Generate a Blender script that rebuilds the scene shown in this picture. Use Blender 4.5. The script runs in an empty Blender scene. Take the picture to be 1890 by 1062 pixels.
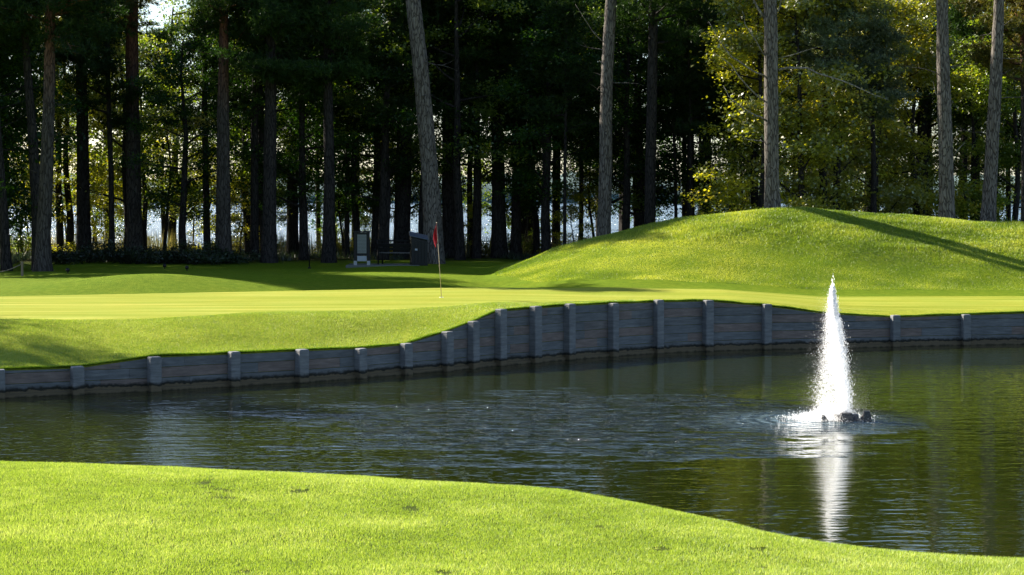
import bpy, math, random
import numpy as np
from mathutils import Vector, Euler, Matrix, noise as mnoise

R = math.radians
C = bpy.context.scene.collection
S = bpy.context.scene
rng = np.random.default_rng(7)
random.seed(7)

# ------------------------------------------------------------------ camera
CAM_H, F, HOR = 3.8, 3500.0, 365.0          # camera height, focal length and horizon row in photo pixels
PITCH = math.atan((531.0 - HOR) / F)
cd = bpy.data.cameras.new("camera"); cam = bpy.data.objects.new("camera", cd); C.objects.link(cam)
cd.sensor_width = 36.0; cd.lens = F / 1890.0 * 36.0; cd.clip_start = 0.1; cd.clip_end = 9000
cam.location = (0, 0, CAM_H); cam.rotation_euler = (R(90) - PITCH, 0, 0)
S.camera = cam

# ------------------------------------------------------------------ light
SUN_EL, SUN_AZ = R(30), R(-53.8)              # azimuth clockwise from +Y: the sun is behind the woods, to the left
w = bpy.data.worlds.new("World"); S.world = w; w.use_nodes = True
nt = w.node_tree; bg = nt.nodes['Background']
sky = nt.nodes.new('ShaderNodeTexSky'); sky.sky_type = 'NISHITA'; sky.sun_disc = False
sky.sun_elevation = SUN_EL; sky.sun_rotation = SUN_AZ; sky.air_density = 1.0; sky.dust_density = 0.9; sky.ozone_density = 3.0
nt.links.new(sky.outputs[0], bg.inputs[0]); bg.inputs[1].default_value = 0.068
sd = bpy.data.lights.new("sun", 'SUN'); sd.energy = 5.0; sd.angle = R(0.53); sd.color = (1.0, 0.93, 0.80)
sun = bpy.data.objects.new("sun", sd); C.objects.link(sun)
sdir = Vector((math.sin(SUN_AZ) * math.cos(SUN_EL), math.cos(SUN_AZ) * math.cos(SUN_EL), math.sin(SUN_EL)))
sun.rotation_euler = sdir.to_track_quat('Z', 'Y').to_euler(); sun.location = (-40, 40, 60)
S.view_settings.view_transform = 'Standard'; S.view_settings.look = 'None'
S.view_settings.exposure = 1.8; S.view_settings.gamma = 1.0
S.cycles.max_bounces = 7; S.cycles.diffuse_bounces = 4; S.cycles.glossy_bounces = 3; S.cycles.transmission_bounces = 4
S.cycles.caustics_reflective = False; S.cycles.caustics_refractive = False

# ------------------------------------------------------------------ pixel <-> world helpers
_ct, _st = math.cos(PITCH), math.sin(PITCH)
def ray(px, py):
    a, b = (px - 945.0) / F, (531.0 - py) / F
    return Vector((a, _ct + b * _st, -_st + b * _ct))
def at_d(px, py, D):
    d = ray(px, py); t = D / d.y
    return Vector((d.x * t, D, CAM_H + d.z * t))
def at_z(px, py, z):
    d = ray(px, py); t = (z - CAM_H) / d.z
    return Vector((d.x * t, d.y * t, z))
def X(px, D): return (px - 945.0) / F * D

# ------------------------------------------------------------------ material helpers
def mat(name):
    m = bpy.data.materials.new(name); m.use_nodes = True
    n = m.node_tree.nodes; n.clear()
    out = n.new('ShaderNodeOutputMaterial')
    return m, m.node_tree, out
def N(t, typ, **kw):
    n = t.nodes.new(typ)
    for k, v in kw.items():
        if k.startswith('i_'):
            key = k[2:]
            n.inputs[int(key) if key.isdigit() else key.replace('_', ' ')].default_value = v
        else: setattr(n, k, v)
    return n
def L(t, a, b): t.links.new(a, b)
def noise(t, vec, scale, detail=3.0, rough=0.55):
    n = N(t, 'ShaderNodeTexNoise'); n.inputs['Scale'].default_value = scale
    n.inputs['Detail'].default_value = detail; n.inputs['Roughness'].default_value = rough
    if vec is not None: L(t, vec, n.inputs['Vector'])
    return n.outputs['Fac']
def ramp(t, fac, stops):
    n = N(t, 'ShaderNodeValToRGB'); e = n.color_ramp.elements
    while len(e) < len(stops): e.new(0.5)
    for k, (p, c) in enumerate(stops): e[k].position = p; e[k].color = (*c, 1) if len(c) == 3 else c
    L(t, fac, n.inputs['Fac']); return n.outputs['Color']
def mapping(t, scale=(1, 1, 1), coord='Object'):
    tc = N(t, 'ShaderNodeTexCoord'); mp = N(t, 'ShaderNodeMapping')
    mp.inputs['Scale'].default_value = scale
    L(t, tc.outputs[coord], mp.inputs['Vector']); return mp.outputs['Vector']
def mix(t, fac, a, b, mode='MIX'):
    n = N(t, 'ShaderNodeMix', data_type='RGBA', blend_type=mode)
    if isinstance(fac, (int, float)): n.inputs[0].default_value = fac
    else: L(t, fac, n.inputs[0])
    for i, v in ((6, a), (7, b)):
        if isinstance(v, tuple): n.inputs[i].default_value = (*v, 1)
        else: L(t, v, n.inputs[i])
    return n.outputs[2]
def math_(t, op, a, b=None, c=None):
    n = N(t, 'ShaderNodeMath', operation=op)
    for i, v in enumerate((a, b, c)):
        if v is None: continue
        if isinstance(v, (int, float)): n.inputs[i].default_value = v
        else: L(t, v, n.inputs[i])
    return n.outputs[0]
def attr(t, name):
    a = N(t, 'ShaderNodeAttribute'); a.attribute_name = name; return a.outputs['Fac']
def bump(t, h, dist, strength=1.0):
    b = N(t, 'ShaderNodeBump'); b.inputs['Distance'].default_value = dist; b.inputs['Strength'].default_value = strength
    L(t, h, b.inputs['Height']); return b.outputs['Normal']
def principled(t, out, col, rough=0.8, nrm=None, spec=0.3, metal=0.0):
    p = N(t, 'ShaderNodeBsdfPrincipled')
    if isinstance(col, tuple): p.inputs['Base Color'].default_value = (*col, 1)
    else: L(t, col, p.inputs['Base Color'])
    if isinstance(rough, (int, float)): p.inputs['Roughness'].default_value = rough
    else: L(t, rough, p.inputs['Roughness'])
    p.inputs['Specular IOR Level'].default_value = spec; p.inputs['Metallic'].default_value = metal
    if nrm is not None: L(t, nrm, p.inputs['Normal'])
    L(t, p.outputs[0], out.inputs[0]); return p

def leaf_mat(name, c_dark, c_mid, c_light, transl=0.45, gloss=0.05, tcol=None):
    m, t, out = mat(name)
    r = attr(t, 'rnd'); oi = N(t, 'ShaderNodeObjectInfo')
    col = ramp(t, r, [(0.0, c_dark), (0.55, c_mid), (1.0, c_light)])
    v = math_(t, 'MULTIPLY_ADD', oi.outputs['Random'], 0.5, 0.75)
    hs = N(t, 'ShaderNodeHueSaturation'); L(t, col, hs.inputs['Color']); L(t, v, hs.inputs['Value'])
    hs.inputs['Hue'].default_value = 0.5
    d = N(t, 'ShaderNodeBsdfDiffuse'); L(t, hs.outputs[0], d.inputs['Color'])
    tr = N(t, 'ShaderNodeBsdfTranslucent')
    tc = mix(t, 1.0, hs.outputs[0], tcol or (1.0, 0.95, 0.45), 'MULTIPLY')
    L(t, tc, tr.inputs['Color'])
    ms = N(t, 'ShaderNodeMixShader'); ms.inputs[0].default_value = transl
    L(t, d.outputs[0], ms.inputs[1]); L(t, tr.outputs[0], ms.inputs[2])
    g = N(t, 'ShaderNodeBsdfGlossy'); g.inputs['Roughness'].default_value = 0.45; g.inputs['Color'].default_value = (1, 1, 1, 1)
    m2 = N(t, 'ShaderNodeMixShader'); m2.inputs[0].default_value = gloss
    L(t, ms.outputs[0], m2.inputs[1]); L(t, g.outputs[0], m2.inputs[2])
    L(t, m2.outputs[0], out.inputs[0]); return m

M = {}
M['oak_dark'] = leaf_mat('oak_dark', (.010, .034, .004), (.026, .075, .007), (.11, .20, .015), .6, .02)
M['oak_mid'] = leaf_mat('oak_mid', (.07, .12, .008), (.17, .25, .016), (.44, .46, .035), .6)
M['yellow_leaf'] = leaf_mat('yellow_leaf', (.20, .24, .012), (.46, .45, .022), (.78, .62, .04), .62)
M['autumn_leaf'] = leaf_mat('autumn_leaf', (.15, .19, .014), (.35, .37, .025), (.75, .60, .05), .6, .10)
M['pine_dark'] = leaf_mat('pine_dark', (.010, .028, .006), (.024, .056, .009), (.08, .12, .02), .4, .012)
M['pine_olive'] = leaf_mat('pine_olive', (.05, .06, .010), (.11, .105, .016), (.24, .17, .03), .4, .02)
M['pine_blue'] = leaf_mat('pine_blue', (.05, .08, .04), (.11, .16, .075), (.22, .26, .12), .35)
M['reed'] = leaf_mat('reed', (.10, .11, .035), (.22, .20, .08), (.42, .36, .17), .5)
M['lawn_blade'] = leaf_mat('lawn_blade', (.17, .27, .025), (.30, .42, .055), (.58, .64, .26), .5, .04, (1.0, .92, .45))
M['rough_blade'] = leaf_mat('rough_blade', (.075, .14, .008), (.20, .30, .016), (.50, .54, .09), .5, .03, (1.0, .93, .4))
M['edge_blade'] = leaf_mat('edge_blade', (.04, .09, .008), (.07, .15, .012), (.13, .21, .02), .5, .03)
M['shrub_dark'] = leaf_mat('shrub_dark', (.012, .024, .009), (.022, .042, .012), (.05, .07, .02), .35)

def bark_mat(name, c1, c2, c3, upper=None, z0=5.0, z1=9.0):
    m, t, out = mat(name)
    v = mapping(t, (1, 1, 0.2))
    wn = N(t, 'ShaderNodeTexNoise'); wn.inputs['Scale'].default_value = 7; wn.inputs['Detail'].default_value = 4; L(t, v, wn.inputs['Vector'])
    wa = N(t, 'ShaderNodeVectorMath', operation='MULTIPLY_ADD'); L(t, wn.outputs['Color'], wa.inputs[0]); wa.inputs[1].default_value = (.16, .16, .16); L(t, v, wa.inputs[2]); v = wa.outputs[0]
    vo = N(t, 'ShaderNodeTexVoronoi', feature='DISTANCE_TO_EDGE'); vo.inputs['Scale'].default_value = 13; L(t, v, vo.inputs['Vector'])
    # wobble the plates
    nz = noise(t, v, 26, 4, .6); n2 = noise(t, mapping(t, (1, 1, .15)), 9, 4, .6)
    h = math_(t, 'ADD', math_(t, 'MULTIPLY', math_(t, 'MINIMUM', vo.outputs['Distance'], .14), 3.6), math_(t, 'MULTIPLY', nz, .5))
    col = ramp(t, math_(t, 'MULTIPLY', h, math_(t, 'MULTIPLY_ADD', n2, .9, .55)), [(0.1, c1), (.5, c2), (.95, c3)])
    if upper:
        g = N(t, 'ShaderNodeNewGeometry'); sx = N(t, 'ShaderNodeSeparateXYZ'); L(t, g.outputs['Position'], sx.inputs[0])
        zz = math_(t, 'ADD', sx.outputs['Z'], math_(t, 'MULTIPLY', n2, 3.0))
        f = N(t, 'ShaderNodeMapRange'); f.inputs['From Min'].default_value = z0 + 1.5; f.inputs['From Max'].default_value = z1 + 1.5; L(t, zz, f.inputs['Value'])
        col = mix(t, f.outputs[0], col, mix(t, 1.0, col, upper, 'MULTIPLY'))
    principled(t, out, col, .95, bump(t, h, .035), .1); return m
M['bark'] = bark_mat('bark', (.018, .014, .012), (.085, .072, .062), (.21, .185, .16))
M['bark_red'] = bark_mat('bark_red', (.012, .010, .009), (.04, .034, .030), (.085, .075, .066), (2.4, 1.15, .7), 7, 11)
M['bark_dark'] = bark_mat('bark_dark', (.007, .006, .006), (.022, .019, .018), (.05, .044, .04))
M['dead_wood'] = bark_mat('dead_wood', (.06, .052, .045), (.17, .15, .13), (.30, .27, .24))

# ------------------------------------------------------------------ object helpers
def tag(o, label=None, cat=None, group=None, kind=None):
    if label: o['label'] = label
    if cat: o['category'] = cat
    if group: o['group'] = group
    if kind: o['kind'] = kind
    return o
def empty(name, loc, rz=0.0):
    o = bpy.data.objects.new(name, None); C.objects.link(o); o.location = loc; o.rotation_euler.z = rz
    o.empty_display_size = .2; return o
def mesh_np(name, verts, faces, rnd=None, smooth=False, attrs=None):
    """verts (n,3), faces (m,k)"""
    me = bpy.data.meshes.new(name)
    verts = np.asarray(verts, np.float32); faces = np.asarray(faces, np.int32)
    me.vertices.add(len(verts)); me.vertices.foreach_set('co', verts.ravel())
    k = faces.shape[1]
    me.loops.add(faces.size); me.loops.foreach_set('vertex_index', faces.ravel())
    me.polygons.add(len(faces)); me.polygons.foreach_set('loop_start', np.arange(0, faces.size, k, dtype=np.int32))
    if smooth: me.polygons.foreach_set('use_smooth', np.ones(len(faces), bool))
    me.update(calc_edges=True)
    if rnd is not None:
        a = me.attributes.new('rnd', 'FLOAT', 'POINT'); a.data.foreach_set('value', np.asarray(rnd, np.float32))
    for n, v in (attrs or {}).items():
        a = me.attributes.new(n, 'FLOAT', 'POINT'); a.data.foreach_set('value', np.asarray(v, np.float32))
    return me
def link(name, me, m=None, parent=None, loc=None):
    o = bpy.data.objects.new(name, me); C.objects.link(o)
    if m is not None: me.materials.append(m)
    if parent is not None: o.parent = parent
    if loc is not None: o.location = loc
    return o

class MB:
    """collects boxes, tubes and prisms into one mesh"""
    def __init__(s): s.v = []; s.f = []
    def add(s, vs, fs):
        b = len(s.v); s.v += [tuple(v) for v in vs]; s.f += [tuple(b + i for i in f) for f in fs]
    def box(s, c, d, rz=0.0, taper=1.0, rx=0.0, ry=0.0, bev=0.0):
        x, y, z = d[0] / 2, d[1] / 2, d[2] / 2
        M3 = Euler((rx, ry, rz)).to_matrix()
        if bev <= 0:
            vs = [(-x, -y, -z), (x, -y, -z), (x, y, -z), (-x, y, -z), (-x * taper, -y * taper, z), (x * taper, -y * taper, z), (x * taper, y * taper, z), (-x * taper, y * taper, z)]
            fs = [(3, 2, 1, 0), (4, 5, 6, 7), (0, 1, 5, 4), (1, 2, 6, 5), (2, 3, 7, 6), (3, 0, 4, 7)]
        else:
            b = bev; ring = [(-x + b, -y), (x - b, -y), (x, -y + b), (x, y - b), (x - b, y), (-x + b, y), (-x, y - b), (-x, -y + b)]
            vs = [(p[0], p[1], -z) for p in ring] + [(p[0], p[1], z - b) for p in ring] + [(p[0] * (1 - b / x), p[1] * (1 - b / y), z) for p in ring]
            fs = [tuple(range(7, -1, -1)), tuple(range(16, 24))]
            for r in (0, 8):
                for i in range(8): j = (i + 1) % 8; fs.append((r + i, r + j, r + 8 + j, r + 8 + i))
        s.add([Vector(c) + M3 @ Vector(v) for v in vs], fs)
    def tube(s, pts, rad, n=8, cap=True):
        pts = [Vector(p) for p in pts]
        if isinstance(rad, (int, float)): rad = [rad] * len(pts)
        vs = []; fs = []
        for i, p in enumerate(pts):
            d = (pts[min(i + 1, len(pts) - 1)] - pts[max(i - 1, 0)]).normalized()
            a = d.cross(Vector((0.13, 1, 0.21)));  a.normalize(); b = d.cross(a)
            for k in range(n):
                th = 2 * math.pi * k / n
                vs.append(p + (a * math.cos(th) + b * math.sin(th)) * rad[i])
        for i in range(len(pts) - 1):
            for k in range(n):
                j = (k + 1) % n
                fs.append((i * n + k, i * n + j, (i + 1) * n + j, (i + 1) * n + k))
        if cap: fs.append(tuple(range(n - 1, -1, -1))); fs.append(tuple(range(len(vs) - n, len(vs))))
        s.add(vs, fs)
    def mesh(s, name, smooth=False):
        me = bpy.data.meshes.new(name); me.from_pydata([tuple(v) for v in s.v], [], s.f)
        if smooth:
            for p in me.polygons: p.use_smooth = True
        me.update(); return me
    def build(s, name, m, parent=None, smooth=False, loc=None): return link(name, s.mesh(name, smooth), m, parent, loc)

# ------------------------------------------------------------------ terrain
def smooth(t): t = np.clip(t, 0, 1); return t * t * (3 - 2 * t)
POSTS = [(0, 684, 735), (141, 680, 728), (282, 660, 722), (428, 654, 713), (553, 648, 706), (661, 644, 698), (745, 637, 691), (820, 614, 685),
         (868, 596, 680), (919, 575, 675), (983, 570, 670), (1046, 565, 664), (1127, 561, 658), (1211, 558, 652), (1303, 556, 648), (1412, 565, 645),
         (1530, 580, 643), (1649, 586, 640), (1779, 582, 637), (1908, 578, 635)]
PW = []
for px, yt, yb in POSTS:
    p = at_z(px, yb, 0.0); q = at_d(px, yt, p.y); PW.append((p.x, p.y, q.z))
PW = [(-26, 33.5, .5), (-19, 34.6, .5), (-14, 35.3, .52)] + PW + [(16.5, 49.6, .8), (22, 50.5, .85), (30, 51.5, .85)]
pwx, pwy, pwz = (np.array([p[i] for p in PW]) for i in range(3))
def wall_y(x): return np.interp(x, pwx, pwy)
def wall_z(x): return np.interp(x, pwx, pwz)
NEAR = [(0, 850), (200, 857), (400, 865), (600, 873), (800, 885), (1000, 900), (1130, 915), (1250, 940), (1400, 975), (1500, 995), (1600, 1009), (1750, 1020), (1890, 1027)]
ne = [at_z(a, b, .29) for a, b in NEAR]
nex = np.array([-30, -14] + [p.x for p in ne] + [9, 20, 40]); ney = np.array([26.5, 25.9] + [p.y for p in ne] + [17.6, 15, 13])
def near_e(x): return np.interp(x, nex, ney) + .10 * n2(x, x * 0, .9, 61) + .06 * n2(x, x * 0, .25, 62)
CREST = [(800, 560), (860, 527), (940, 495), (1020, 463), (1100, 441), (1200, 418), (1300, 400), (1400, 390), (1500, 386), (1600, 393), (1700, 405), (1800, 412), (1890, 414)]
cr = [at_d(a, b, 64.0) for a, b in CREST]
crx = np.array([-30, -4] + [p.x for p in cr] + [22, 30, 60]); crz = np.array([-1, -1] + [p.z for p in cr] + [2.8, 2.2, 1.6])
def n2(x, y, s, seed=0.0):
    """cheap smooth value noise"""
    x = np.asarray(x, float) / s + seed * 17.3; y = np.asarray(y, float) / s + seed * 5.7
    xi = np.floor(x).astype(np.int64); yi = np.floor(y).astype(np.int64); xf = x - xi; yf = y - yi
    def h(a, b):
        n = (a * 374761393 + b * 668265263) & 0xffffffff; n = ((n ^ (n >> 13)) * 1274126177) & 0xffffffff
        return ((n ^ (n >> 16)) & 0xffff) / 65535.0
    u = xf * xf * (3 - 2 * xf); v = yf * yf * (3 - 2 * yf)
    return (h(xi, yi) * (1 - u) + h(xi + 1, yi) * u) * (1 - v) + (h(xi, yi + 1) * (1 - u) + h(xi + 1, yi + 1) * u) * v - .5
def mound(x, y):
    zp = np.interp(x, [-40, -9, 3, 6, 9, 20, 60], [1.15, 1.15, 1.2, 1.15, .92, .9, 1.2])
    c = np.interp(x, crx, crz) - (zp + (1.12 - zp) * .741)
    foot = np.interp(x, [-3, -1.5, 1, 3, 8, 20], [62, 60, 57, 55.5, 55.5, 56])
    fr = smooth((y - foot) / (64 - foot)); bk = 1 - smooth((y - 64) / 12)
    fr = fr * .6 + .4 * np.clip((y - foot) / (64 - foot), 0, 1) ** 1.6
    return np.maximum(c, 0) * fr * bk
def rough_thr(x): return np.interp(x, [-2, 1, 4, 7, 10, 13, 17], [.3, .55, .95, 1.05, .85, .6, .45])
def far_z(x, y):
    wy = wall_y(x); wz = wall_z(x)
    zp = np.interp(x, [-40, -9, 3, 6, 9, 20, 60], [1.15, 1.15, 1.2, 1.15, .92, .9, 1.2])
    Ln = np.interp(x, [-12, -6, -1, 1, 10], [5.2, 4.6, 4, 3, 3])
    z = wz + .02 + (zp - wz - .02) * smooth((y - wy) / Ln)
    lf = 1 - smooth((x + 1) / 4)
    edge = np.interp(x, [-14, -8, -2, 4], [49.5, 51.5, 53.5, 54])
    z = z + lf * (.07 * smooth((y - 44) / 8) - .34 * smooth((y - edge) / 2.5) * (1 - smooth((y - edge - 2.0) / 9)))
    z = z + .48 * np.exp(-((x + 10.6) / 3.6) ** 2 - ((y - 56.5) / 2.2) ** 2)
    z = z + (.16 * n2(x, y, 2.6, 14) + .07 * n2(x, y, 1.1, 15)) * smooth((y - wy - .6) / 1.2) * (1 - smooth((y - wy - Ln + .6) / 1.5)) * lf
    z = z + (1.12 - zp) * smooth((y - 56) / 12)
    z = z + mound(x, y) * (1 - .0 * y)
    z = z + .16 * n2(x, y, 3.1, 1) * smooth((y - 54) / 6) + .09 * n2(x, y, 1.3, 2) * smooth((y - 55) / 4) * smooth((x + 3) / 4)
    back = smooth((y - 84) / 18)
    z = z * (1 - back) + (-.6) * back - 2.4 * smooth((y - 110) / 60)
    return z
def near_z(x, y):
    e = near_e(x); s = e - y
    land = .34 + .28 * (1 - np.exp(-np.maximum(s, 0) / 6.0)) + (.10 * n2(x, y, 4.2, 5) + .03 * n2(x, y, 1.1, 6)) * smooth(s / 2.0) + .03 * n2(x, y, .8, 8)
    land = land - .10 * np.exp(-np.maximum(s, 0) / .5)
    drop = smooth(-s / 1.3)
    return np.where(s > 0, land, (.24 + .03 * n2(x, y, .8, 8)) * (1 - drop) - 1.0 * drop)
def ground_z(x, y):
    x = np.asarray(x, float); y = np.asarray(y, float)
    return np.where(y > wall_y(x) + .05, far_z(x, y), near_z(x, y))
def gz(x, y): return float(ground_z(np.array([x]), np.array([y]))[0])

def build_ground():
    xs = np.concatenate([-np.geomspace(3000, 24, 22), np.arange(-23.75, 26, .25), np.geomspace(26.5, 3000, 22)])
    v1 = np.concatenate([np.linspace(0, .22, 8)[:-1], np.linspace(.22, .75, 110), np.linspace(.76, 1, 12)])
    t2 = np.concatenate([np.arange(0, 3, .12), np.arange(3, 34, .2), np.arange(34, 70, 1.0), np.geomspace(70, 3500, 16)])
    XX = []; YY = []; ZZ = []
    for k, v in enumerate(v1):
        wy = wall_y(xs); y = -40 + (wy + .05 + 40) * v if False else -40 * (1 - v) ** 6 + (wy + .05) * v
        XX.append(xs); YY.append(y); ZZ.append(near_z(xs, y))
    ZZ[-1] = np.full_like(xs, -1.0)
    for t in t2:
        y = wall_y(xs) + .054 + t
        XX.append(xs); YY.append(y); ZZ.append(far_z(xs, y))
    Xa, Ya, Za = (np.array(a) for a in (XX, YY, ZZ))
    nr, nc = Xa.shape
    idx = np.arange(nr * nc).reshape(nr, nc)
    f = np.stack([idx[:-1, :-1], idx[:-1, 1:], idx[1:, 1:], idx[1:, :-1]], -1).reshape(-1, 4)
    x = Xa.ravel(); y = Ya.ravel()
    wy = wall_y(x)
    # how closely each patch is mown: the putting green, the fringe, the rough, the woodland floor
    edge = np.interp(x, [-14, -8, -2, 1, 4, 9, 20], [49.5, 51.5, 53.7, 54.5, 54.0, 54.5, 55.5])
    st = np.interp(x, [-12, -4, 0, 3, 20], [5.0, 4.6, 3.2, 1.2, .8])
    mown = smooth((y - wy - st + .5 * n2(x, y, 3, 3)) / .5) * (1 - smooth((y - edge - .3) / .7))
    rough = smooth((mound(x, y) - rough_thr(x) + .15 * n2(x, y, 2, 4)) / .22)
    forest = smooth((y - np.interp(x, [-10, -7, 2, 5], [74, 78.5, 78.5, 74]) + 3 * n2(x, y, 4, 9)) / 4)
    near = (y < wy).astype(float)
    lawn = np.maximum(smooth((x - 1.5) / 3) * smooth((y - wy - 1.0) / 1.0), smooth((y - edge + .3) / 1.0))   # greener turf at the foot of the mound
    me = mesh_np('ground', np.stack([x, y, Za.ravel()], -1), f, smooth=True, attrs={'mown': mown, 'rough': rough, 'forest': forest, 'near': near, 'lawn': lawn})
    m, t, out = mat('ground')
    P = mapping(t)
    fine = noise(t, P, 45, 3, .7); med = noise(t, P, 5, 4, .6); big = noise(t, P, .7, 3, .5)
    streak = noise(t, mapping(t, (.12, 1.6, 1)), 1.4, 3, .6)
    fr = ramp(t, math_(t, 'ADD', math_(t, 'MULTIPLY', med, .45), math_(t, 'MULTIPLY', fine, .55)), [(.3, (.15, .19, .018)), (.5, (.26, .30, .032)), (.72, (.40, .40, .075))])
    gr = ramp(t, math_(t, 'ADD', math_(t, 'MULTIPLY', streak, .75), math_(t, 'MULTIPLY', fine, .25)), [(.34, (.16, .20, .018)), (.5, (.22, .25, .032)), (.66, (.31, .32, .065))])
    rg = ramp(t, math_(t, 'ADD', math_(t, 'MULTIPLY', med, .5), math_(t, 'MULTIPLY', fine, .5)), [(.3, (.07, .12, .009)), (.5, (.15, .21, .015)), (.75, (.28, .31, .035))])
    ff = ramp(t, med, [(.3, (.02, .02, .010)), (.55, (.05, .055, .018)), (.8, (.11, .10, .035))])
    nr_ = ramp(t, math_(t, 'ADD', math_(t, 'MULTIPLY', med, .4), math_(t, 'MULTIPLY', fine, .6)), [(.3, (.035, .05, .010)), (.5, (.06, .085, .014)), (.72, (.10, .13, .02))])
    fr = mix(t, attr(t, 'lawn'), fr, ramp(t, math_(t, 'ADD', math_(t, 'MULTIPLY', med, .45), math_(t, 'MULTIPLY', fine, .55)), [(.3, (.065, .12, .006)), (.5, (.115, .178, .009)), (.72, (.185, .24, .02))]))
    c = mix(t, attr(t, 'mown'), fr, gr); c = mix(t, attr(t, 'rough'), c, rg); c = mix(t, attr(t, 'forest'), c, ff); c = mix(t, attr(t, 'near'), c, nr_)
    c = mix(t, math_(t, 'MULTIPLY_ADD', big, 1.4, -.45), c, mix(t, 1.0, c, (1.18, 1.0, .9), 'MULTIPLY'))
    hgt = math_(t, 'MULTIPLY', fine, math_(t, 'MULTIPLY_ADD', attr(t, 'mown'), -.75, 1.0))
    principled(t, out, c, .95, bump(t, hgt, .05), .03)
    o = link('ground', me, m); tag(o, kind='structure')
build_ground()

# ------------------------------------------------------------------ water
FX, FY = at_z(1553, 775, 0.0).x, at_z(1553, 775, 0.0).y
def water_mat(name, lake=False):
    m, t, out = mat(name)
    tc = N(t, 'ShaderNodeTexCoord'); P = tc.outputs['Object']
    def sc(s, loc=(0, 0, 0), rot=0):
        mp = N(t, 'ShaderNodeMapping'); mp.inputs['Scale'].default_value = s; mp.inputs['Location'].default_value = loc
        mp.inputs['Rotation'].default_value = (0, 0, rot); L(t, P, mp.inputs['Vector']); return mp.outputs['Vector']
    if lake:
        h = math_(t, 'ADD', noise(t, sc((1, 1.5, 1)), .8, 4, .6), math_(t, 'MULTIPLY', noise(t, sc((1, 1, 1)), 3, 3, .6), .5))
        principled(t, out, (.03, .06, .10), .2, bump(t, h, .7), .5); return m
    # calm water with a fine chop; rougher in the drift that spreads to the left of the fountain
    sx = N(t, 'ShaderNodeSeparateXYZ'); L(t, P, sx.inputs[0])
    dx = math_(t, 'SUBTRACT', sx.outputs['X'], FX); dy = math_(t, 'SUBTRACT', sx.outputs['Y'], FY)
    # ellipse around the fountain
    e1 = math_(t, 'SQRT', math_(t, 'ADD', math_(t, 'POWER', math_(t, 'DIVIDE', math_(t, 'ADD', dx, .6), 2.1), 2), math_(t, 'POWER', math_(t, 'DIVIDE', dy, 2.2), 2)))
    m1 = N(t, 'ShaderNodeMapRange'); m1.interpolation_type = 'SMOOTHSTEP'; m1.inputs['From Min'].default_value = 1.1; m1.inputs['From Max'].default_value = .2; L(t, e1, m1.inputs['Value'])
    # long drift to the left
    e2 = math_(t, 'SQRT', math_(t, 'ADD', math_(t, 'POWER', math_(t, 'DIVIDE', math_(t, 'ADD', dx, 4.4), 5.0), 2), math_(t, 'POWER', math_(t, 'DIVIDE', math_(t, 'ADD', dy, .2), 5.0), 2)))
    wob = noise(t, sc((.35, .8, 1)), 1.1, 4, .6)
    m2_ = N(t, 'ShaderNodeMapRange'); m2_.interpolation_type = 'SMOOTHSTEP'; m2_.inputs['From Min'].default_value = 1.05; m2_.inputs['From Max'].default_value = .25
    L(t, math_(t, 'ADD', e2, math_(t, 'MULTIPLY_ADD', wob, 1.7, -.85)), m2_.inputs['Value'])
    stk = N(t, 'ShaderNodeMapRange'); stk.interpolation_type = 'SMOOTHSTEP'; stk.inputs['From Min'].default_value = .45; stk.inputs['From Max'].default_value = .55
    stk.inputs['To Min'].default_value = .07; stk.inputs['To Max'].default_value = 1.0; L(t, noise(t, sc((.9, 1.7, 1), (4, 2, 0), .12), 1.9, 4, .65), stk.inputs['Value'])
    amp = math_(t, 'ADD', math_(t, 'MULTIPLY_ADD', m1.outputs[0], .55, .035), math_(t, 'MULTIPLY', math_(t, 'MULTIPLY', m2_.outputs[0], stk.outputs[0]), .46))
    lf = N(t, 'ShaderNodeMapRange'); lf.inputs['From Min'].default_value = 3; lf.inputs['From Max'].default_value = -5; L(t, sx.outputs['X'], lf.inputs['Value'])
    amp = math_(t, 'MULTIPLY_ADD', lf.outputs[0], .06, amp)
    a = noise(t, sc((.34, 1.3, 1)), 3.6, 3, .55); b = noise(t, sc((.2, 1.1, 1), (3, 5, 0), .08), 1.5, 2, .5); c = noise(t, sc((.4, 1, 1), (9, 1, 0), -.1), 10, 2, .5)
    rip = N(t, 'ShaderNodeTexWave', wave_type='RINGS', rings_direction='SPHERICAL')
    rv = N(t, 'ShaderNodeCombineXYZ'); L(t, dx, rv.inputs[0]); L(t, dy, rv.inputs[1]); L(t, rv.outputs[0], rip.inputs['Vector'])
    rip.inputs['Scale'].default_value = 1.3; rip.inputs['Distortion'].default_value = 1.2; rip.inputs['Detail'].default_value = 2
    h = math_(t, 'ADD', math_(t, 'MULTIPLY', a, 1.0), math_(t, 'ADD', math_(t, 'MULTIPLY', b, .9), math_(t, 'MULTIPLY', c, .32)))
    h = math_(t, 'ADD', h, math_(t, 'MULTIPLY', rip.outputs['Fac'], math_(t, 'MULTIPLY', m1.outputs[0], .25)))
    h = math_(t, 'MULTIPLY', h, amp)
    # sky glints painted into the colour as pale streaks, with foam by the fountain
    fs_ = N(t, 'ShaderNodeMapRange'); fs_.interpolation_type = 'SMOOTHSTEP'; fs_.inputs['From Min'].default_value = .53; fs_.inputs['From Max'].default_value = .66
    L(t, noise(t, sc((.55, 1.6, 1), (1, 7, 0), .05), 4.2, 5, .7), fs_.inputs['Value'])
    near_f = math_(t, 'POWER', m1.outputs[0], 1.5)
    foam_sky = math_(t, 'ADD', math_(t, 'MULTIPLY', near_f, math_(t, 'MULTIPLY_ADD', fs_.outputs[0], .5, .38)), math_(t, 'MULTIPLY', math_(t, 'MULTIPLY', m2_.outputs[0], stk.outputs[0]), math_(t, 'MULTIPLY', fs_.outputs[0], .55)))
    wc = mix(t, foam_sky, (.013, .018, .002), (.17, .25, .30))
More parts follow.
